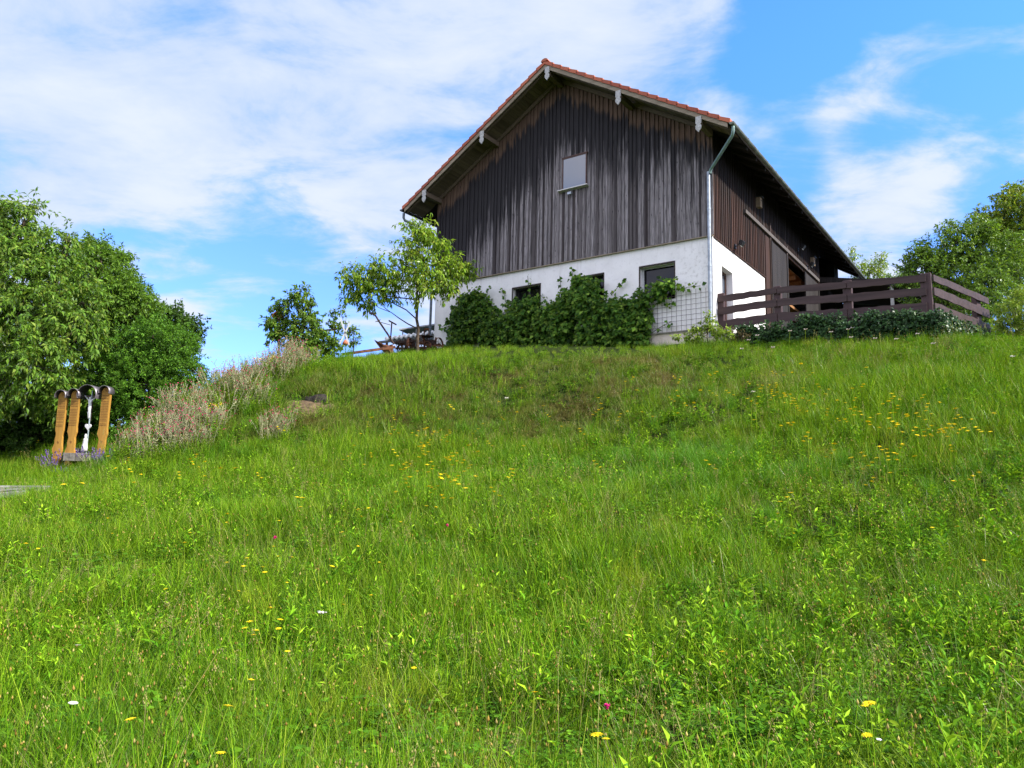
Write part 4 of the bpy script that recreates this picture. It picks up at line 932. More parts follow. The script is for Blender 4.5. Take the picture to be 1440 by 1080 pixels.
X_, Y_, S_ = [], [], []
for y0, y1, dn in ((1.2, 5.5, 52), (5.5, 9, 42), (9, 13, 38), (13, 21.5, 46), (21.5, 29, 12)):
    x, y = dense_pts(dn, y0, y1); X_.append(x); Y_.append(y)
x = np.concatenate(X_); y = np.concatenate(Y_); bk = bankness(x, y); keep = carve(x, y) & (rng.random(len(x)) > bk * .93)
plat = smooth(19.6, 20.8, y)
hgt = 1 + .30 * nfield(x, y, .9, 1) + .24 * nfield(x, y, 2.6, 2); sc = np.clip(hgt, .4, 1.45) * (1 - .52 * plat * smooth(5, 2, x)) * rng.uniform(.8, 1.2, len(x)) * (1 - .25 * smooth(14, 17, y) * smooth(2, 6, x))
keep &= ~((y > 20.9) & (rng.random(len(x)) < .2))
place('meadow_grass', x[keep], y[keep], sc[keep], VA, .14, 'bright green unmown meadow grass covering the slope', 'grass')
kb = carve(x, y) & (rng.random(len(x)) < bk * 1.0)
xb, yb = x[kb], y[kb]; xb, yb = np.r_[xb, xb + rng.normal(0, .12, len(xb)), xb + rng.normal(0, .2, len(xb))], np.r_[yb, yb + rng.normal(0, .12, len(yb)), yb + rng.normal(0, .2, len(yb))]
place('bank_grass', xb, yb, np.clip(1 + .3 * nfield(xb, yb, 1.8, 4), .5, 1.7) * rng.uniform(.8, 1.25, len(xb)), VE, .25, 'short brownish green grass on the steep bank below the barn', 'grass')
# long arching tufts
tx, ty = [], []
for px, py, n_, sp_ in [(960, 645, 90, .9), (880, 635, 34, .7), (1010, 670, 60, .8), (700, 640, 20, .7), (560, 760, 12, .6), (300, 870, 10, .5), (1080, 880, 8, .4), (1120, 660, 14, .6), (760, 650, 16, .6), (1330, 560, 22, .8), (1250, 520, 20, .8), (1390, 540, 20, .9), (640, 590, 12, .6), (1200, 780, 10, .6), (470, 640, 8, .5), (860, 790, 10, .6), (1400, 640, 14, .7), (1040, 760, 8, .5), (300, 700, 8, .6)]:
    p = hitq(px, py, .25)
    if p: tx += list(p.x + rng.normal(0, sp_, n_)); ty += list(p.y + rng.normal(0, sp_ * .8, n_))
xr, yr = dense_pts(.9, 3, 19); tx = np.r_[tx, xr]; ty = np.r_[ty, yr]
place('long_grass', tx, ty, rng.uniform(.45, .85, len(tx)), VT, .1, 'long arching tufts of darker grass standing out of the meadow', 'grass')
# leafy weeds, denser low right and low left
xs_, ys_ = [], []
for y0, y1, dn in ((1.2, 7, 23), (7, 13, 14), (13, 19, 8.0)):
    a, b = dense_pts(dn, y0, y1); k_ = (nfield(a, b, 1.1, 7) + .3 * np.clip(a, -2, 3) * (b < 9)) > -.55; xs_.append(a[k_]); ys_.append(b[k_])
a, b = dense_pts(3.0, 16.5, 20.3); k_ = rng.random(len(a)) < bankness(a, b); xs_.append(a[k_]); ys_.append(b[k_])
xw, yw = np.concatenate(xs_), np.concatenate(ys_); k_ = carve(xw, yw); xw, yw = xw[k_], yw[k_]
place('leafy_weeds', xw, yw, rng.uniform(.55, 1.15, len(xw)) * (1 - .35 * smooth(14, 18, yw)), VW, .12, 'leafy green weeds scattered through the meadow grass', 'weeds')
def clover(g, n, r_, h_, lf):
    a = g.uniform(0, 6.3, n); q = r_ * np.sqrt(g.random(n)); z = g.uniform(.02, h_, n); b = g.uniform(0, 6.3, n); P = np.c_[q * np.cos(a), q * np.sin(a), z]
    P = np.repeat(P, 3, 0); bb = np.repeat(b, 3) + np.tile([0, 2.09, 4.19], n); D = np.c_[np.cos(bb), np.sin(bb), g.uniform(-.1, .5, 3 * n)]; return [(*leafarr(P, D, np.tile([0, 0, 1.], (3 * n, 1)) + g.normal(size=(3 * n, 3)) * .25, g.uniform(.6, 1.2, 3 * n) * lf, .8), G_F)]
G_F = leafmat('ground_leaves', [(.045, .13, .008), (.08, .20, .01), (.13, .28, .015)], .28, .03)
VF = [merge('ground_leaves', clover(gs[59], 46, .2, .16, .024)), merge('ground_leaves', clover(gs[29], 26, .2, .22, .045)), merge('ground_leaves', clover(gs[28], 40, .2, .12, .018))]
a, b = [np.concatenate(q) for q in zip(dense_pts(26, 1.2, 8), dense_pts(12, 8, 20.5))]; k_ = carve(a, b)
place('ground_leaves', a[k_], b[k_], rng.uniform(.7, 1.35, k_.sum()), VF, .1, 'small round clover leaves growing under the meadow grass', 'ground cover')
a, b = [np.concatenate(q) for q in zip(dense_pts(9, 1.5, 7), dense_pts(6, 7, 13), dense_pts(3, 13, 19))]; k_ = nfield(a, b, .9, 9) > -.9
place('seed_stalks', a[k_], b[k_], rng.uniform(.7, 1.1, k_.sum()), VS, .1, 'thin stalks with small brown seed heads above the grass', 'seed heads')
a, b = [np.concatenate(q) for q in zip(dense_pts(1.6, 1.5, 8), dense_pts(1.2, 8, 19))]
place('grass_panicles', a, b, rng.uniform(.65, 1.0, len(a)), VP, .12, 'pale tan grass panicles rising above the meadow', 'seed heads')
a, b = [np.concatenate(q) for q in zip(dense_pts(9, 1.5, 8), dense_pts(7, 8, 20))]; k_ = nfield(a, b, .8, 14) > -.2
place('dry_wisps', a[k_], b[k_], rng.uniform(.7, 1.05, k_.sum()), VZ, .15, 'fine dry straw coloured wisps in the meadow grass', 'grass')

bx_, by_ = [], []
for px, py, sp_, n_ in [(1085, 532, .45, 60), (1240, 508, .5, 60), (1170, 498, .4, 30), (905, 545, .5, 40), (300, 1050, .5, 26), (90, 1070, .5, 20), (620, 540, .5, 30)]:
    p = hitq(px, py, .15)
    if p: bx_ += list(p.x + rng.normal(0, sp_ * 1.6, n_)); by_ += list(p.y + rng.normal(0, sp_, n_))
BRG = leafmat('reddish_dry_grass', [(.22, .14, .07), (.28, .20, .10), (.17, .17, .05)], .3, .02)
VR = [merge('reddish_grass', [(*blades(gs[38 + i], 34, .17, .25, .48, .0025, .0045, .3, .7, 4), BRG)]) for i in range(2)]
place('reddish_grass', bx_, by_, rng.uniform(.6, 1.0, len(bx_)), VR, .12, 'reddish brown dry grass patches in the meadow', 'grass')
# ---- bare soil and rock on the bank
def soil_patch(px, py, r_):
    p = hitq(px, py); mb = MB(); rg = [0, .35, .7, 1.0]; seg = 14; vs = [(p.x, p.y, float(Hq(p.x, p.y)) + .07)]
    off = [rnd.uniform(.7, 1.25) for _ in range(seg)]
    for q in rg[1:]:
        for k_ in range(seg):
            a = 2 * math.pi * k_ / seg; X, Y = p.x + math.cos(a) * r_ * q * off[k_] * 1.3, p.y + math.sin(a) * r_ * q * off[k_]; vs.append((X, Y, float(Hq(X, Y)) + .07 * (1 - q ** 2) + rnd.uniform(0, .025) - .02 * (q == 1)))
    fs = [(0, 1 + k_, 1 + (k_ + 1) % seg) for k_ in range(seg)] + [(1 + r2 * seg + k_, 1 + (r2 + 1) * seg + k_, 1 + (r2 + 1) * seg + (k_ + 1) % seg, 1 + r2 * seg + (k_ + 1) % seg) for r2 in (0, 1) for k_ in range(seg)]
    mb.add(vs, fs, True); return mb
SOILM = simple('bare_soil', (.17, .115, .07), .95, 0, .4, 9, .8, .1, (.07, .05, .03))
mbs = MB()
for q in soil_spots: s_ = soil_patch(*q); mbs.add(s_.v, s_.f, True)
tag(mbs.build('bare_ground', SOILM), kind='structure')
def rock(name, p, r_, seed, m_, label, cat='rock'):
    import bmesh
    bm = bmesh.new(); bmesh.ops.create_icosphere(bm, subdivisions=4, radius=1); g = np.random.default_rng(seed)
    K = g.normal(size=(9, 3)); Ph = g.uniform(0, 6, 9)
    for v in bm.verts:
        c = v.co.copy(); d = sum(math.sin(c.dot(Vector(K[i])) * (1.3 + i * .7) + Ph[i]) / (1.5 + i) for i in range(9)) * .2
        pl_ = min(1, .78 / max(1e-3, max(c.dot(Vector(norm(K[i]))) for i in range(5)))); v.co = Vector((c.x * r_[0], c.y * r_[1], c.z * r_[2])) * (1 + d) * pl_
    me = bpy.data.meshes.new(name); bm.to_mesh(me); bm.free(); me.materials.append(m_); o = link(name, me, None, p); return tag(o, label, cat)
rk = rock('rock', rockp + Vector((.05, .20, -.10)), (.44, .30, .44), 5, simple('dark_rock', (.036, .030, .026), .9, 0, .6, 7, .8, .2), 'dark boulder half sunk in the steep bank left of the barn'); rk.rotation_euler = (R(-25), R(20), R(-20))

# ---- yellow flowers
def disc_flower(g, r_, petals, m_, h_, centre=None):
    v, f, tip, b, d, ln = stalks(g, 1, .0, h_, h_, .004, .06); P = []; D = []
    for k_ in range(petals):
        a = 2 * math.pi * k_ / petals; P.append(tip[0]); D.append((math.cos(a), math.sin(a), .22))
    lv, lf = leafarr(np.array(P), np.array(D), np.tile([0, 0, 1.0], (petals, 1)) + 0.01, np.full(petals, r_), .55)
    parts = [(v, f, G_A), (lv, lf, m_)]
    parts.append((*blob(tip, r_ * .33, r_ * .3, g), centre or m_)); return parts
YM = [merge('yellow_flower', disc_flower(gs[40 + i], .021 + .003 * i, 11, YEL, h_)) for i, h_ in enumerate((.50, .56, .62))]
YN = [merge('yellow_flower', disc_flower(gs[40 + i], .034 + .004 * i, 11, YEL, h_)) for i, h_ in enumerate((.52, .6))]
YF = [merge('yellow_flower', [q for k_ in range(3) for q in [(lambda pr: [(v + np.array([(k_ - 1) * .05, (k_ % 2) * .04, -.04 * k_]), f, m_) for v, f, m_ in pr])(disc_flower(gs[43 + i], .032, 9, YEL, .62))][0]]) for i in range(2)]
spots = []
def cl(px, py, sx, sy, n): 
    for _ in range(n): spots.append((px + rnd.gauss(0, sx), py + rnd.gauss(0, sy)))
cl(620, 650, 45, 26, 46); cl(600, 690, 35, 14, 12); cl(1110, 570, 32, 14, 24); cl(1180, 600, 50, 22, 18); cl(1300, 620, 70, 22, 20); cl(850, 640, 200, 60, 16); cl(400, 720, 150, 50, 14); cl(1200, 700, 140, 50, 8); cl(1270, 585, 40, 10, 10); cl(370, 880, 18, 16, 11); cl(550, 605, 60, 12, 14); cl(450, 730, 45, 10, 10); cl(900, 575, 50, 14, 12); cl(1000, 540, 50, 10, 10); cl(380, 780, 40, 25, 8); cl(250, 660, 70, 12, 12); cl(1130, 525, 25, 6, 5); cl(720, 590, 70, 10, 12); cl(1240, 640, 60, 20, 12)
spots += [(278, 960), (270, 1000), (250, 1042), (218, 1014), (747, 972), (899, 1016), (845, 1068), (1246, 1027), (1241, 1030), (560, 912), (475, 843), (520, 838), (184, 686), (38, 780), (78, 822), (302, 815), (352, 802), (335, 810), (332, 942), (1222, 995), (1375, 800), (1040, 900), (20, 720), (95, 700), (140, 735), (62, 760)]
nearly = [s for s in spots if 500 < s[1] < 1078 and 0 < s[0] < 1440 and not (s[0] < 700 and s[1] < 560)]
rnd.shuffle(nearly); nearly = nearly[:285]
for i, (px, py) in enumerate(nearly):
    vm_ = (YN + YF)[i % 4] if py < 720 else YM[i % 3]; p = hitq(px, py, .55)
    if p is None: continue
    o = link('yellow_flower', vm_, None, p - Vector((0, 0, .0))); o.rotation_euler = (rnd.gauss(.12, .08), rnd.gauss(0, .1), rnd.uniform(0, 6)); o.scale = [rnd.uniform(.9, 1.15) * (1.12 if py < 720 else .95)] * 3
    tag(o, 'small yellow hawkweed flower on a thin stem in the meadow grass', 'wildflower', 'yellow flowers in the meadow')
def single(px, py, me, label, s_=1, cat='wildflower', lift=.4, group=None):
    p = hitq(px, py, lift)
    if p is None: return
    o = link(me.name.split('.')[0], me, None, p); o.scale = (s_,) * 3; o.rotation_euler = (.15, 0, rnd.uniform(0, 6)); tag(o, label, cat, group)
DM = merge('daisy', disc_flower(gs[46], .021, 16, WHI, .42, YEL))
single(103, 1011, DM, 'white daisy low in the left corner of the meadow', 1.15); single(95, 918, DM, 'white daisy further up the left edge, above the low one', 1.05)
def umbel(g, m_, r_=.035, n=26, h_=.42):
    v, f, tip, b, d, ln = stalks(g, 1, 0, h_, h_, .005, .05); a = g.uniform(0, 6.3, n); q = r_ * np.sqrt(g.random(n)); P = tip + np.c_[q * np.cos(a), q * np.sin(a), g.normal(0, .004, n) + .02]; sv, sf = blob(P, .007, .005, g)
    ST = MB(); [ST.tube([tuple(tip[0] - [0, 0, .02]), tuple(P[i])], .001, 3, False) for i in range(0, n, 3)]; me = [(v, f, G_A), (sv, sf, m_), (np.array(ST.v), np.array(ST.f), G_A)]; return me
UM = merge('yarrow', umbel(gs[47], WHI)); UMP = merge('yarrow', umbel(gs[48], leafmat('pale_pink_petals', [(.72, .60, .60), (.75, .68, .66)], .2, .03), .04, 30, .4))
single(437, 878, UM, 'flat white yarrow head in the middle left of the meadow', 1.1)
single(1062, 562, UM, 'white yarrow head among the yellow flowers on the right slope', 1.3)
single(1416, 513, UM, 'white yarrow head high on the slope near the right edge', 1.3)
single(710, 575, UM, 'white yarrow head at the foot of the bank', 1.5)
PB = merge('purple_flower', disc_flower(gs[49], .014, 12, leafmat('violet_petals', [(.25, .1, .5)], .2, .03), .35)); PC = merge('clover_flower', umbel(gs[50], PNK, .012, 16, .36))
single(1216, 1019, PB, 'tiny violet flower in the lower right grass', 1); single(378, 765, PC, 'pinkish purple clover head in the left middle of the meadow', 1.3); single(620, 744, PC, 'pinkish clover head just above the middle of the meadow', 1.2); single(827, 995, PC, 'pink clover head low in the middle of the meadow', 1.1)
for i, (px, py) in enumerate([(1064, 480), (1052, 487), (1110, 474), (1192, 472), (1198, 470), (1168, 476), (1196, 484), (1230, 486), (1260, 487), (1312, 494), (1086, 498), (1042, 500), (1132, 472), (1290, 480)]):
    p = hitq(px, py + 6, .25)
    if p:
        o = link('yarrow', UMP, None, p); o.scale = (1.25,) * 3; tag(o, 'pale pink yarrow head in the grass in front of the ivy hedge', 'wildflower', 'pale yarrow heads in front of the ivy hedge')

# ---- rose campion with silvery stems, left bank
def campion(g, n, hgt):
    v, f, tip, b, d, ln = stalks(g, n, .2, hgt * .7, hgt, .010, .16); P = []; D = []; L = []
    for i in range(n):
        for k_ in range(9):
            t_ = .05 + .85 * k_ / 9; a = k_ * 1.6 + i
            for s_ in (0, math.pi): P.append(b[i] + d[i] * ln[i] * t_ + np.r_[d[i, :2] * ln[i] * t_ * t_ * .5, 0]); D.append((math.cos(a + s_), math.sin(a + s_), .9)); L.append(g.uniform(.04, .10) * (1.2 - .6 * t_))
    lv, lf = leafarr(np.array(P), np.array(D), np.tile([0, 0, 1.0], (len(P), 1)) + g.normal(size=(len(P), 3)) * .3, np.array(L), .3)
    br = np.concatenate([tip + g.normal(0, .06, tip.shape) * [1, 1, .6] for _ in range(2)]); k_ = g.random(len(br)) < .6; hv, hf = blob(br[k_], .019, .010, g); bv, bf = blob(br[~k_], .008, .016, g)
    tw = MB(); [tw.tube([tuple(tip[i % len(tip)] - d[i % len(tip)] * .12), tuple(q)], .003, 3, False) for i, q in enumerate(br)]
    return [(v, f, SIL), (lv, lf, SIL), (hv, hf, PNK), (bv, bf, SIL), (np.array(tw.v), np.array(tw.f), SIL)]
VC = [merge('campion_plant', campion(gs[51 + i], 11, h_)) for i, h_ in enumerate((.75, .62, .85))]
cx, cy = [], []
for px, py, sx, sy, n_ in [(384, 512, 26, 8, 75), (345, 522, 26, 10, 40), (318, 550, 14, 14, 20), (345, 560, 16, 12, 12), (228, 630, 20, 10, 26), (265, 622, 14, 10, 20), (292, 612, 14, 12, 13), (388, 620, 9, 6, 11), (300, 590, 20, 14, 9), (205, 596, 10, 16, 10), (196, 645, 10, 7, 7), (320, 508, 16, 6, 16), (405, 505, 12, 6, 20), (232, 590, 14, 12, 16)]:
    for _ in range(n_):
        p = hitq(px + rnd.gauss(0, sx), py + rnd.gauss(0, sy))
        if p: cx.append(p.x); cy.append(p.y)
cx, cy = np.array(cx), np.array(cy); place('rose_campion', cx, cy, rng.uniform(.6, 1.05, len(cx)), VC, .12, 'silvery rose campion with magenta flowers massed down the left bank', 'flowers')
VTW = [merge('tall_weed', weed(gs[55], 9, .75, .10, .3, .2, .15, 18)), merge('tall_weed', weed(gs[56], 12, .6, .07, .4, .22, .2, 16, G_E)), VT[0]]
cx2 = np.r_[cx + rng.normal(0, .4, len(cx)), cx + rng.normal(0, .6, len(cx))]; cy2 = np.r_[cy + rng.normal(0, .4, len(cx)), cy + rng.normal(0, .6, len(cx))]; k_ = rng.random(len(cx2)) < .95
place('tall_weeds', cx2[k_], cy2[k_], rng.uniform(.5, 1.0, k_.sum()), VTW, .12, 'tall green weeds mixed between the campion on the left bank', 'weeds')
for i, (px, py) in enumerate([(437, 572), (365, 592), (372, 604), (510, 585), (590, 603), (560, 618)]): pass
VG = [merge('goldenrod_plant', [*weed(gs[57], 5, .5, .07)[:2], (*blob(np.c_[gs[57].normal(0, .09, (40, 2)), gs[57].uniform(.38, .52, 40)], .012, .01, gs[57]), YEL)])]
for i, (px, py, lab) in enumerate([(300, 600, 'yellow flowering plant in the lower campion patch'), (385, 528, 'yellow flowering plant under the upper campion patch'), (360, 530, 'yellow orange flowering plant left under the upper campion patch'), (316, 540, 'small yellow flowering plant left of the upper campion patch')]):
    p = hitq(px, py); o = link('golden_plant', VG[0], None, p); o.rotation_euler.z = i; tag(o, lab, 'wildflower')

# ================================================================== MEMORIAL
OAK = wood_streaky('golden_oak', (.27, .135, .022), (.44, .235, .045), .8, 'z', .6, .3); GROOVE = simple('dark_engraving', (.16, .065, .015), .8); HOOD = simple('grey_zinc_hood', (.17, .15, .165), .45, .5, .3, 5); HOODI = simple('dark_hood_lining', (.03, .025, .025), .7)
def hood(par, r_, dep, z, loc=(0, 0)):
    mb = MB(); seg = 14; vs = []
    for yy in (-dep * .62, dep * .38):
        for rr in (r_, r_ - .012):
            for k_ in range(seg + 1):
                a = -R(22) + R(224) * k_ / seg ; vs.append((loc[0] + rr * math.cos(a), yy + loc[1], z + rr * math.sin(a)))
    n_ = seg + 1; fs = []
    for k_ in range(seg): fs += [(k_, k_ + 1, 2 * n_ + k_ + 1, 2 * n_ + k_), (n_ + k_, n_ + k_ + 1, 3 * n_ + k_ + 1, 3 * n_ + k_), (k_, k_ + 1, n_ + k_ + 1, n_ + k_), (2 * n_ + k_, 2 * n_ + k_ + 1, 3 * n_ + k_ + 1, 3 * n_ + k_)]
    mb.add(vs, fs, True); hd = mb.build('hood', HOOD, par); ml = MB(); vs = []
    for yy in (-dep * .60, dep * .38):
        for k_ in range(seg + 1):
            a = -R(22) + R(224) * k_ / seg; vs.append((loc[0] + (r_ - .016) * math.cos(a), yy + loc[1], z + (r_ - .016) * math.sin(a)))
    ml.add(vs, [(k_, k_ + 1, n_ + k_ + 1, n_ + k_) for k_ in range(seg)], True); ml.build('lining', HOODI, hd); return hd
MY = 18.0
def board(px, pyb, pyt, label, seed):
    p = at(px, pyb, MY); top = at(px, pyt, MY).z - p.z; b = empty('memorial_board', p - Vector((0, 0, .12)), R(-3), label, 'memorial board', 'carved memorial boards under metal hoods'); r2 = random.Random(seed); hgt = top + .12; hw = .098
    L_, R_ = [], []
    for i in range(27):
        t_ = i / 26; z = t_ * (hgt - hw); wv = (.022 * math.sin(t_ * 17 + seed) + .012 * math.sin(t_ * 41 + seed * 2)) * (1 - smooth(.42, .55, t_)); wv = float(wv); L_.append((-hw + wv + .012 * (1 - t_) - r2.uniform(0, .004), z)); R_.append((hw - wv * .6 - .01 * (1 - t_) + r2.uniform(0, .004), z))
    arc = [(hw * math.cos(math.pi * k_ / 10), hgt - hw + hw * math.sin(math.pi * k_ / 10)) for k_ in range(1, 10)]
    pr = R_ + arc + L_[::-1]; mb = MB(); mb.prism([(a, -.035, c) for a, c in pr], (0, 0, 0), (0, .07, 0)); mb.build('board', OAK, b)
    g_m = MB(); z = hgt - .2
    while z > hgt * .5:
        x = -.08
        while x < .075:
            l_ = r2.uniform(.008, .026); g_m.bx(x, min(x + l_, .082), -.0385, -.034, z, z + .012); x += l_ + r2.uniform(.004, .009)
        z -= .038 if r2.random() < .85 else .07
    g_m.bx(-.004, .004, -.0385, -.034, hgt - .11, hgt - .05); g_m.bx(-.016, .016, -.0388, -.0342, hgt - .078, hgt - .070)
    for k_ in range(7): g_m.beam((-.02 + .006 * k_, -.036, hgt * .30 + .03 * math.sin(k_)), (-.014 + .006 * k_, -.036, hgt * .30 + .03 * math.sin(k_ + 1)), .004, .008)
    g_m.build('carving', GROOVE, b); hood(b, .135, .24, hgt - hw - .0); return b
board(80, 646, 551, 'carved oak memorial board under a small hood, leftmost of the three', 1)
board(98, 646, 549, 'carved oak memorial board under a hood, directly left of the crucifix', 2)
board(141, 647, 545, 'carved oak memorial board under a hood, right of the crucifix', 3)
p = at(119.5, 645, MY + .05); zt = at(123, 549, MY + .05).z - p.z
cr = empty('wayside_crucifix', p - Vector((0, 0, .1)), R(-3), 'slim wayside crucifix with white figure under the biggest hood, between the boards', 'crucifix')
PAL = simple('pale_blue_metal', (.36, .44, .46), .5, .3, .3, 12); WM = simple('white_enamel', (.70, .69, .70), .5, 0, .25, 10)
mb = MB(); mb.tube([(0, .02, 0), (0, .02, zt + .1)], .016, 8); mb.build('pole', PAL, cr)
mb = MB(); mb.bx(-.2, .2, .02, .05, zt - .06, zt - .02); mb.bx(-.02, .02, .021, .051, zt - .62, zt + .09); mb.build('cross', simple('dark_cross', (.09, .06, .05), .7), cr)
hood(cr, .235, .34, zt - .02)
# continuous small figure grown with a skin
fv = [(0, -.02, zt - .34), (0, -.025, zt - .24), (0, -.03, zt - .15), (0, -.035, zt - .10), (0, -.05, zt - .055), (-.05, -.02, zt - .125), (-.11, -.01, zt - .07), (-.165, -.005, zt - .02), (.05, -.02, zt - .125), (.11, -.01, zt - .07), (.165, -.005, zt - .02), (.018, -.045, zt - .44), (.008, -.02, zt - .56), (-.014, -.04, zt - .44), (-.004, -.02, zt - .57)]
fe = [(0, 1), (1, 2), (2, 3), (3, 4), (2, 5), (5, 6), (6, 7), (2, 8), (8, 9), (9, 10), (0, 11), (11, 12), (0, 13), (13, 14)]
me = bpy.data.meshes.new('figure'); me.from_pydata(fv, fe, []); me.materials.append(WM); fig = link('figure', me, cr)
fig.modifiers.new('skin', 'SKIN'); rr = [.038, .036, .04, .02, .032, .02, .014, .01, .02, .014, .01, .021, .012, .021, .012]
if not me.skin_vertices: me.skin_vertices.new() if hasattr(me.skin_vertices, 'new') else None
for i, sv in enumerate(me.skin_vertices[0].data): sv.radius = (rr[i], rr[i] * .85); sv.use_root = (i == 0)
fig.modifiers.new('smooth', 'SUBSURF').levels = 1
mb = MB(); hp = []
for k_ in range(24):
    t_ = 2 * math.pi * k_ / 24; hp.append((.0048 * 16 * math.sin(t_) ** 3, -.02, zt - .76 + .0052 * (13 * math.cos(t_) - 5 * math.cos(2 * t_) - 2 * math.cos(3 * t_) - math.cos(4 * t_))))
mb.prism(hp, (0, 0, 0), (0, .03, 0)); mb.build('heart', WM, cr, .003)
# small robed figure further down the pole
mb = MB(); zc = .28; seg = 10; prof = [(.075, 0), (.07, .08), (.055, .17), (.045, .24), (.05, .28), (.02, .30), (.03, .33), (.032, .36), (.02, .39), (.002, .40)]
vs = [(q * math.cos(2 * math.pi * k_ / seg) - .02, q * .8 * math.sin(2 * math.pi * k_ / seg) - .03, zc + z) for q, z in prof for k_ in range(seg)]
mb.add(vs, [(i * seg + k_, i * seg + (k_ + 1) % seg, (i + 1) * seg + (k_ + 1) % seg, (i + 1) * seg + k_) for i in range(len(prof) - 1) for k_ in range(seg)] + [tuple(reversed(range(seg)))], True); mb.build('robed_figure', WM, cr)
# wooden kerb, lavender, steps
p = at(121, 645, MY - .1); kb_ = empty('wooden_trough', p - Vector((.2, 0, .06)), R(4), 'low grey wooden trough at the foot of the crucifix', 'trough'); mb = MB()
for k_ in range(4): mb.bx(-.26 + k_ * .135, -.26 + k_ * .135 + .125, -.12, .12, 0, .16 + .01 * (k_ % 2))
mb.build('planks', simple('grey_old_wood', (.22, .20, .17), .9, 0, .5, 10), kb_); MB().bx(-.28, .3, -.1, .1, .165, .18).build('top', simple('grey_old_wood_top', (.27, .25, .21), .9, 0, .5, 10), kb_)
def lavender(g):
    v, f, tip, b, d, ln = stalks(g, 46, .2, .28, .46, .004, .3); n = len(tip); q = np.concatenate([tip - d * .022 * k_ for k_ in range(5)]); fl, ff = blob(q + g.normal(0, .004, q.shape), .011, .014, g)
    return [(v, f, SIL), (fl, ff, LAV), (*blades(g, 90, .2, .12, .26, .004, .006, .4, .5, 3), G_E)]
LVM = merge('lavender_plant', lavender(gs[58]))
for px, py, s_, lab in [(70, 668, .9, 'small lavender plant at the left end of the row'), (82, 662, 1.1, 'purple lavender below the leftmost memorial board'), (97, 658, 1.0, 'lavender bush below the memorial board next to the crucifix'), (112, 657, 1.0, 'lavender bush in front of the wooden trough'), (134, 662, 1.1, 'lavender bush at the foot of the memorial board right of the crucifix'), (92, 676, .7, 'low lavender plant nearest the meadow grass')]:
    p = hitq(px, py); o = link('lavender_plant', LVM, None, p + Vector((0, 0, .03))); o.scale = (s_,) * 3; o.rotation_euler.z = px; tag(o, lab, 'lavender')
for nm, c, lab in (('stone_step', [(-.5, 690, 66, 690, 14.6, .14)], 'upper grey stone slab step at the left edge below the memorial'), ('stone_step', [(-20, 703, 30, 698, 13.6, .12)], 'lower grey stone step at the very left edge of the meadow')):
    x0, ya, x1, yb_, Y, th_ = c[0]; a = at(x0, ya, Y); b = at(x1, yb_, Y + .2); ctr = (a + b) / 2
    st_ = MB(); L2 = (b - a).length + .4; st_.box((0, 0, 0), (L2, .55, th_)); st_.box((L2 * .16, .04, th_ / 2 + .02), (L2 * .55, .42, .05)) if lab[0] == 'l' else None
    o = st_.build(nm, STONE, None, .02); o.location = ctr - Vector((.2, 0, -.02)); o.rotation_euler = (0, -math.atan2(b.z - a.z, (b - a).xy.length), math.atan2(b.y - a.y, b.x - a.x)); tag(o, lab, 'step')

# ================================================================== OLD FARM MACHINES on the crest
PY_ = 23.6
def q3(px, py, Y=PY_): return at(px, py, Y)
pl = empty('old_plough', q3(545, 498), 0, 'rusty old horse plough with curved share and two handles on the crest', 'plough'); o0 = q3(545, 498)
mb = MB()
rows = [((526, 477.5), (528, 481)), ((532, 480.5), (534, 489)), ((539, 484), (540, 496)), ((546, 485.5), (547, 498.5)), ((552.5, 484), (553, 498))]; vs = []
for i, (a, b) in enumerate(rows):
    for j in range(4): t_ = j / 3; q = q3(a[0] + (b[0] - a[0]) * t_, a[1] + (b[1] - a[1]) * t_, PY_ - .16 + .10 * (i - 1) ** 2 * .25 + .12 * math.sin(t_ * 2.6)) - o0; vs.append(q)
n0 = len(vs); vs += [v + Vector((0, .02, 0)) for v in vs]; fs = []
for i in range(4):
    for j in range(3): k_ = i * 4 + j; fs += [(k_, k_ + 1, k_ + 5, k_ + 4), (n0 + k_, n0 + k_ + 4, n0 + k_ + 5, n0 + k_ + 1)]
ed = [(i, i + 1) for i in (0, 1, 2)] + [(16 + i, 17 + i) for i in (0, 1, 2)] + [(4 * i, 4 * i + 4) for i in range(4)] + [(4 * i + 3, 4 * i + 7) for i in range(4)]
fs += [(a, b, n0 + b, n0 + a) for a, b in ed]; mb.add(vs, fs, True); mb.build('share', RUST, pl)
mb = MB(); mb.beam(q3(556, 488) - o0, q3(480, 498.5, PY_ - .5) - o0, .05, .08); mb.build('beam', RUST, pl)
mb = MB(); mb.tube([q3(a, b) - o0 for a, b in ((554, 484), (546, 471), (535, 455), (528.5, 444.5), (525, 441.5), (519, 439.5))], [.03, .03, .028, .028, .032, .034], 7); mb.build('handle', DARKRUST, pl)
mb = MB(); mb.tube([q3(549.5, 474, PY_ + .2) - o0, q3(551, 454, PY_ + .2) - o0], .022, 7); mb.tube([q3(547, 451, PY_ + .3) - o0, q3(557, 456.5, PY_ + .1) - o0], .024, 7); mb.build('handle', DARKRUST, pl)
mb = MB(); mb.tube([q3(529, 451.5) - o0, q3(549, 457, PY_ + .2) - o0], .01, 6); mb.tube([q3(528, 452.5, PY_ - .1) - o0, q3(535, 449.5) - o0], .012, 6); mb.build('cross_brace', DARKRUST, pl)
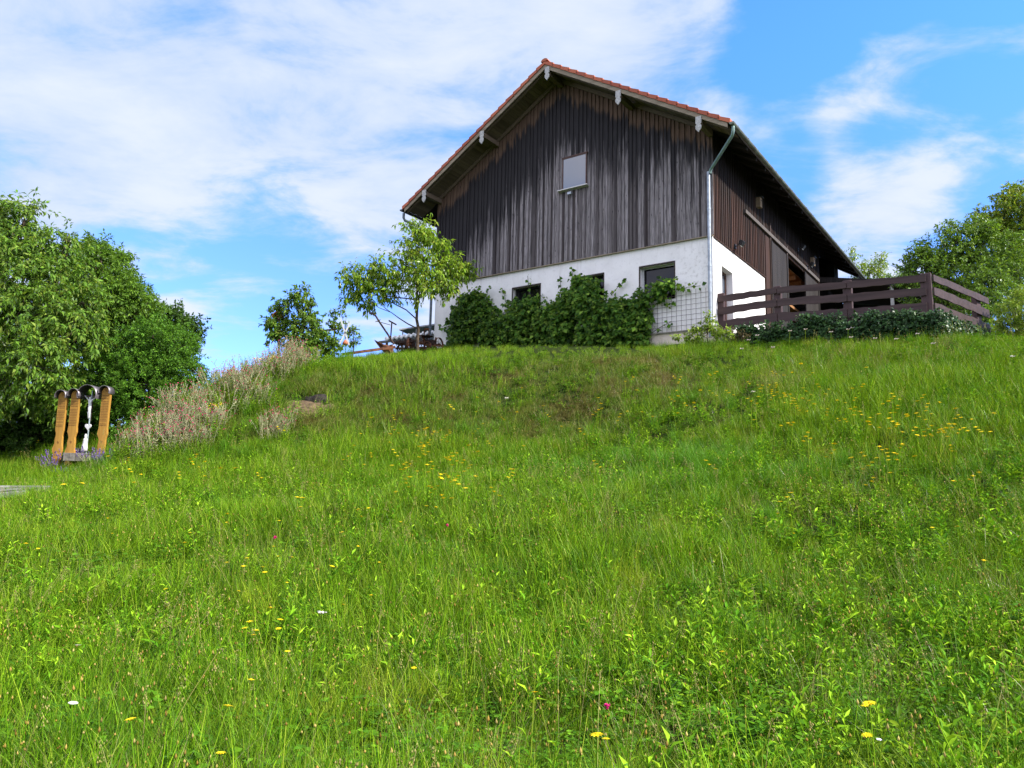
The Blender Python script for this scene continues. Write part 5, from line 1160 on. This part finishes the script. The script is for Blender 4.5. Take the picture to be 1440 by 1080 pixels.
def wheel(par, c, r_, spokes=8, ang=0, w_=.035, m_=RUST, tilt=R(35)):
    """spoked iron wheel; axle horizontal at heading ang"""
    ax = Vector((math.cos(ang), math.sin(ang), 0)); u = Vector((-math.sin(ang), math.cos(ang), 0)); mb = MB(); n = 28; vs = []
    for k_ in range(n):
        a = 2 * math.pi * k_ / n; d = u * math.cos(a) + Vector((0, 0, math.sin(a)))
        for rr, xx in ((r_, -w_), (r_, w_), (r_ - .018, w_), (r_ - .018, -w_)): vs.append(Vector(c) + d * rr + ax * xx)
    mb.add(vs, [(4 * k_ + j, 4 * k_ + (j + 1) % 4, 4 * ((k_ + 1) % n) + (j + 1) % 4, 4 * ((k_ + 1) % n) + j) for k_ in range(n) for j in range(4)])
    wl = mb.build('wheel', m_, par); sp_ = MB(); sp_.tube([Vector(c) - ax * .07, Vector(c) + ax * .07], .035, 8)
    for k_ in range(spokes): a = 2 * math.pi * k_ / spokes; d = u * math.cos(a) + Vector((0, 0, math.sin(a))); sp_.tube([Vector(c), Vector(c) + d * (r_ - .01)], .009, 5, False)
    sp_.build('spokes', m_, wl); return wl
o0 = q3(598, 492, 25.0); mk = empty('seed_drill', o0, 0, 'rusty old seed drill with spoked wheels and iron seat beside the barn corner', 'farm machine'); Q = lambda px, py, Y=25.0: q3(px, py, Y) - o0
wheel(mk, Q(592, 482.5, 24.7), .27, 8, R(-20)); wheel(mk, Q(617, 484.5, 25.6), .24, 8, R(-30)); wheel(mk, Q(601, 486, 24.6), .14, 6, R(60))
mb = MB(); mb.beam(Q(586, 483), Q(624, 487), .05, .05); mb.beam(Q(584, 489), Q(606, 489), .05, .06); mb.beam(Q(596, 489), Q(597, 463), .035, .035); mb.beam(Q(604, 489), Q(603, 464), .035, .035); mb.beam(Q(596, 463), Q(603.5, 463), .04, .06); mb.beam(Q(610, 489, 25.3), Q(613, 474, 25.3), .03, .03)
mb.build('frame', RUST, mk)
mb = MB(); vs = []; 
for i in range(5):
    for k_ in range(12): a = 2 * math.pi * k_ / 12; rr = .19 * i / 4; vs.append(Q(600, 475, 24.9) + Vector((rr * math.cos(a) * 1.15, rr * math.sin(a), .05 * (i / 4) ** 2)))
mb.add(vs, [(i * 12 + k_, i * 12 + (k_ + 1) % 12, i * 12 + 12 + (k_ + 1) % 12, i * 12 + 12 + k_) for i in range(4) for k_ in range(12)], True); mb.tube([Q(600, 475.5, 24.9), Q(603, 488, 24.9)], .018, 6); mb.build('seat', DARKRUST, mk)
mb = MB(); mb.box(Q(604, 482, 25.1), (.42, .22, .16), (0, R(5), R(-25)))
for k_ in range(6): mb.tube([Q(588 + k_ * 4.4, 486), Q(586 + k_ * 4.4, 492, 24.8)], .012, 5)
mb.build('hopper', DARKRUST, mk)
o0 = q3(570, 494, 24.6); mk = empty('hay_tedder', o0, 0, 'dark rusty farm machine with small wheels between plough and tree trunk', 'farm machine'); Q = lambda px, py, Y=24.6: q3(px, py, Y) - o0
wheel(mk, Q(562.5, 490, 24.4), .115, 6, R(70), m_=DARKRUST); wheel(mk, Q(575.5, 484.5, 24.5), .22, 8, R(-10)); wheel(mk, Q(581, 486.5, 24.9), .18, 8, R(20), m_=DARKRUST)
mb = MB(); mb.beam(Q(554, 482), Q(584, 479), .06, .07); mb.beam(Q(556, 490), Q(583, 490), .05, .06); mb.beam(Q(570, 492), Q(569.5, 477), .05, .05); mb.beam(Q(560, 491), Q(563, 478), .04, .04); mb.beam(Q(578, 491), Q(574, 478), .04, .04); mb.build('frame', DARKRUST, mk)
mb = MB()
for k_ in range(9): a_ = Q(556 + k_ * 3.1, 482, 24.7); mb.tube([a_, a_ + Vector((.05, .05, -.12)), a_ + Vector((-.02, .12, -.24))], .010, 5)
mb.box(Q(566, 482.5, 24.75), (.26, .2, .13)); mb.build('tines', RUST, mk)
# corrugated shed behind the barn's left corner
a, b = q3(541, 474.5, 30), q3(640, 461.5, 30.3); sh = empty('tool_shed', a - Vector((0, 0, 1.0)), 0, 'low open shed with a pale corrugated roof behind the barn corner', 'shed'); o0 = a - Vector((0, 0, 1.0)); L2 = (b - a).length; d = (b - a).normalized(); vs = []; n = 90
back = Vector((.35, 1.7, .12)); 
for i in range(n + 1):
    z = .045 * math.cos(i / n * L2 / .19 * 2 * math.pi)
    for bb in (0, 1): vs += [a - o0 + d * (L2 * i / n) + back * bb + Vector((0, 0, z)), a - o0 + d * (L2 * i / n) + back * bb + Vector((0, 0, z - .12))]
MB().add(vs, [(4 * i + p_, 4 * i + q_, 4 * i + 4 + q_, 4 * i + 4 + p_) for i in range(n) for p_, q_ in ((0, 2), (3, 1), (1, 0), (2, 3))], True).build('corrugated_roof', simple('pale_corrugated', (.86, .86, .85), .6, 0, .08, 3), sh)
mb = MB(); f0 = a - o0 + Vector((0, .08, -.16)); mb.beam(f0 - d * .25, f0 + d * L2, .06, .1); mb.build('fascia', simple('grey_fascia', (.15, .155, .15), .7), sh)
mb = MB()
for k_ in (.03, .3, .62, .95): q = f0 + d * (L2 * k_); mb.beam(q + Vector((0, 0, -.05)), q + Vector((0, 0, -2.0)), .09, .09)
mb.build('posts', DARKRUST, sh)
mb = MB(); q0, q1 = f0 + d * .25 + Vector((.2, 1.4, -.1)), f0 + d * L2 + Vector((.2, 1.4, -.1)); mb.prism([q0, q1, q1 + Vector((0, 0, -2)), q0 + Vector((0, 0, -2))], (0, 0, 0), (0, .05, 0)); mb.build('back_wall', DARK, sh)
mb = MB()
for k_ in range(4): q = f0 + d * (.4 + k_ * .5) + Vector((0, .7, -.35)); mb.box(q + Vector((0, 0, -.3)), (.34, .3, .5))
mb.build('stacked_firewood', simple('firewood_brown', (.16, .09, .05), .9, 0, .6, 14), sh)
a, b = q3(561, 464.3, 33), q3(640, 453, 33.3); cv = empty('flat_canopy', a, 0, 'thin flat grey canopy roof above the corrugated shed', 'canopy'); d = b - a
MB().prism([(0, 0, 0), tuple(d), tuple(d + Vector((0, 0, .06))), (0, 0, .06)], (0, 0, 0), (.4, 2.2, .15)).build('roof_panel', simple('grey_panel', (.32, .33, .34), .6), cv)
mb = MB(); [mb.beam(d * t_ + Vector((.06, .1, 0)), d * t_ + Vector((.06, .1, -2.6)), .05, .05) for t_ in (.04, .28, .9)]; mb.build('posts', simple('canopy_post', (.2, .2, .2), .6), cv)
# garden windmill and bird feeder on the crest
o0 = q3(485, 498, 21.9); gw = empty('garden_windmill', o0, 0, 'small garden windmill with crossed white sails and orange hub weight on a thin pole', 'garden windmill'); Q = lambda px, py, Y=21.9: q3(px, py, Y) - o0
mb = MB(); mb.tube([Q(485.5, 500), Q(485.3, 451)], .013, 6); mb.build('pole', BLACKM, gw)
for a, b in (((478.8, 448), (491, 485.5)), ((492.5, 453.5), (477.5, 484))):
    mb = MB(); mb.beam(Q(*a, 21.84), Q(*b, 21.84), .045, .012, (0, -1, 0)); mb.build('sail', WHT, gw)
mb = MB(); c = Q(485.5, 481.5, 21.82); seg = 10; prof = [(.0, .09), (.03, .07), (.075, .0), (.08, -.04), (.05, -.07), (.0, -.08)]
vs = [(c.x + q * math.cos(2 * math.pi * k_ / seg), c.y + q * math.sin(2 * math.pi * k_ / seg), c.z + z) for q, z in prof for k_ in range(seg)]
mb.add(vs, [(i * seg + k_, i * seg + (k_ + 1) % seg, (i + 1) * seg + (k_ + 1) % seg, (i + 1) * seg + k_) for i in range(5) for k_ in range(seg)], True); mb.build('bell', simple('orange_clay', (.42, .13, .06), .7), gw)
o0 = q3(392, 500, 22.5); bf = empty('bird_feeder', o0, 0, 'bird feeder post with an orange arched roof above the campion', 'bird feeder'); Q = lambda px, py, Y=22.5: q3(px, py, Y) - o0
mb = MB(); mb.beam(Q(392, 505), Q(392.5, 446), .05, .05); mb.build('post', simple('pinkish_post', (.42, .25, .19), .8), bf)
mb = MB(); vs = []; seg = 10; c = Q(391, 447)
for yy in (-.13, .13):
    for rr in (.15, .125):
        for k_ in range(seg + 1): a = math.pi * k_ / seg; vs.append((c.x + rr * math.cos(a), c.y + yy, c.z + rr * 1.1 * math.sin(a)))
n_ = seg + 1; fs = []
for k_ in range(seg): fs += [(k_, k_ + 1, 2 * n_ + k_ + 1, 2 * n_ + k_), (n_ + k_, n_ + k_ + 1, 3 * n_ + k_ + 1, 3 * n_ + k_), (k_, k_ + 1, n_ + k_ + 1, n_ + k_)]
mb.add(vs, fs, True); mb.build('roof', simple('orange_feeder_roof', (.52, .16, .05), .6), bf)
MB().prism([(c.x + .125 * math.cos(math.pi * k_ / 8), c.y + .05, c.z + .135 * math.sin(math.pi * k_ / 8)) for k_ in range(9)], (0, 0, 0), (0, .02, 0)).build('back_panel', simple('orange_panel', (.45, .13, .045), .7), bf)
o0 = q3(448, 500, 22.9); rl_ = empty('garden_rail', o0, 0, 'thin dark rail behind the apple tree on the crest', 'rail'); Q = lambda px, py, Y=22.9: q3(px, py, Y) - o0
mb = MB(); mb.beam(Q(443, 466), Q(473, 463), .03, .05); mb.build('bar', DARKRUST, rl_); mb = MB(); mb.beam(Q(446, 505), Q(446, 465), .04, .04); mb.beam(Q(470, 503), Q(470, 463), .04, .04); mb.build('posts', DARKRUST, rl_)
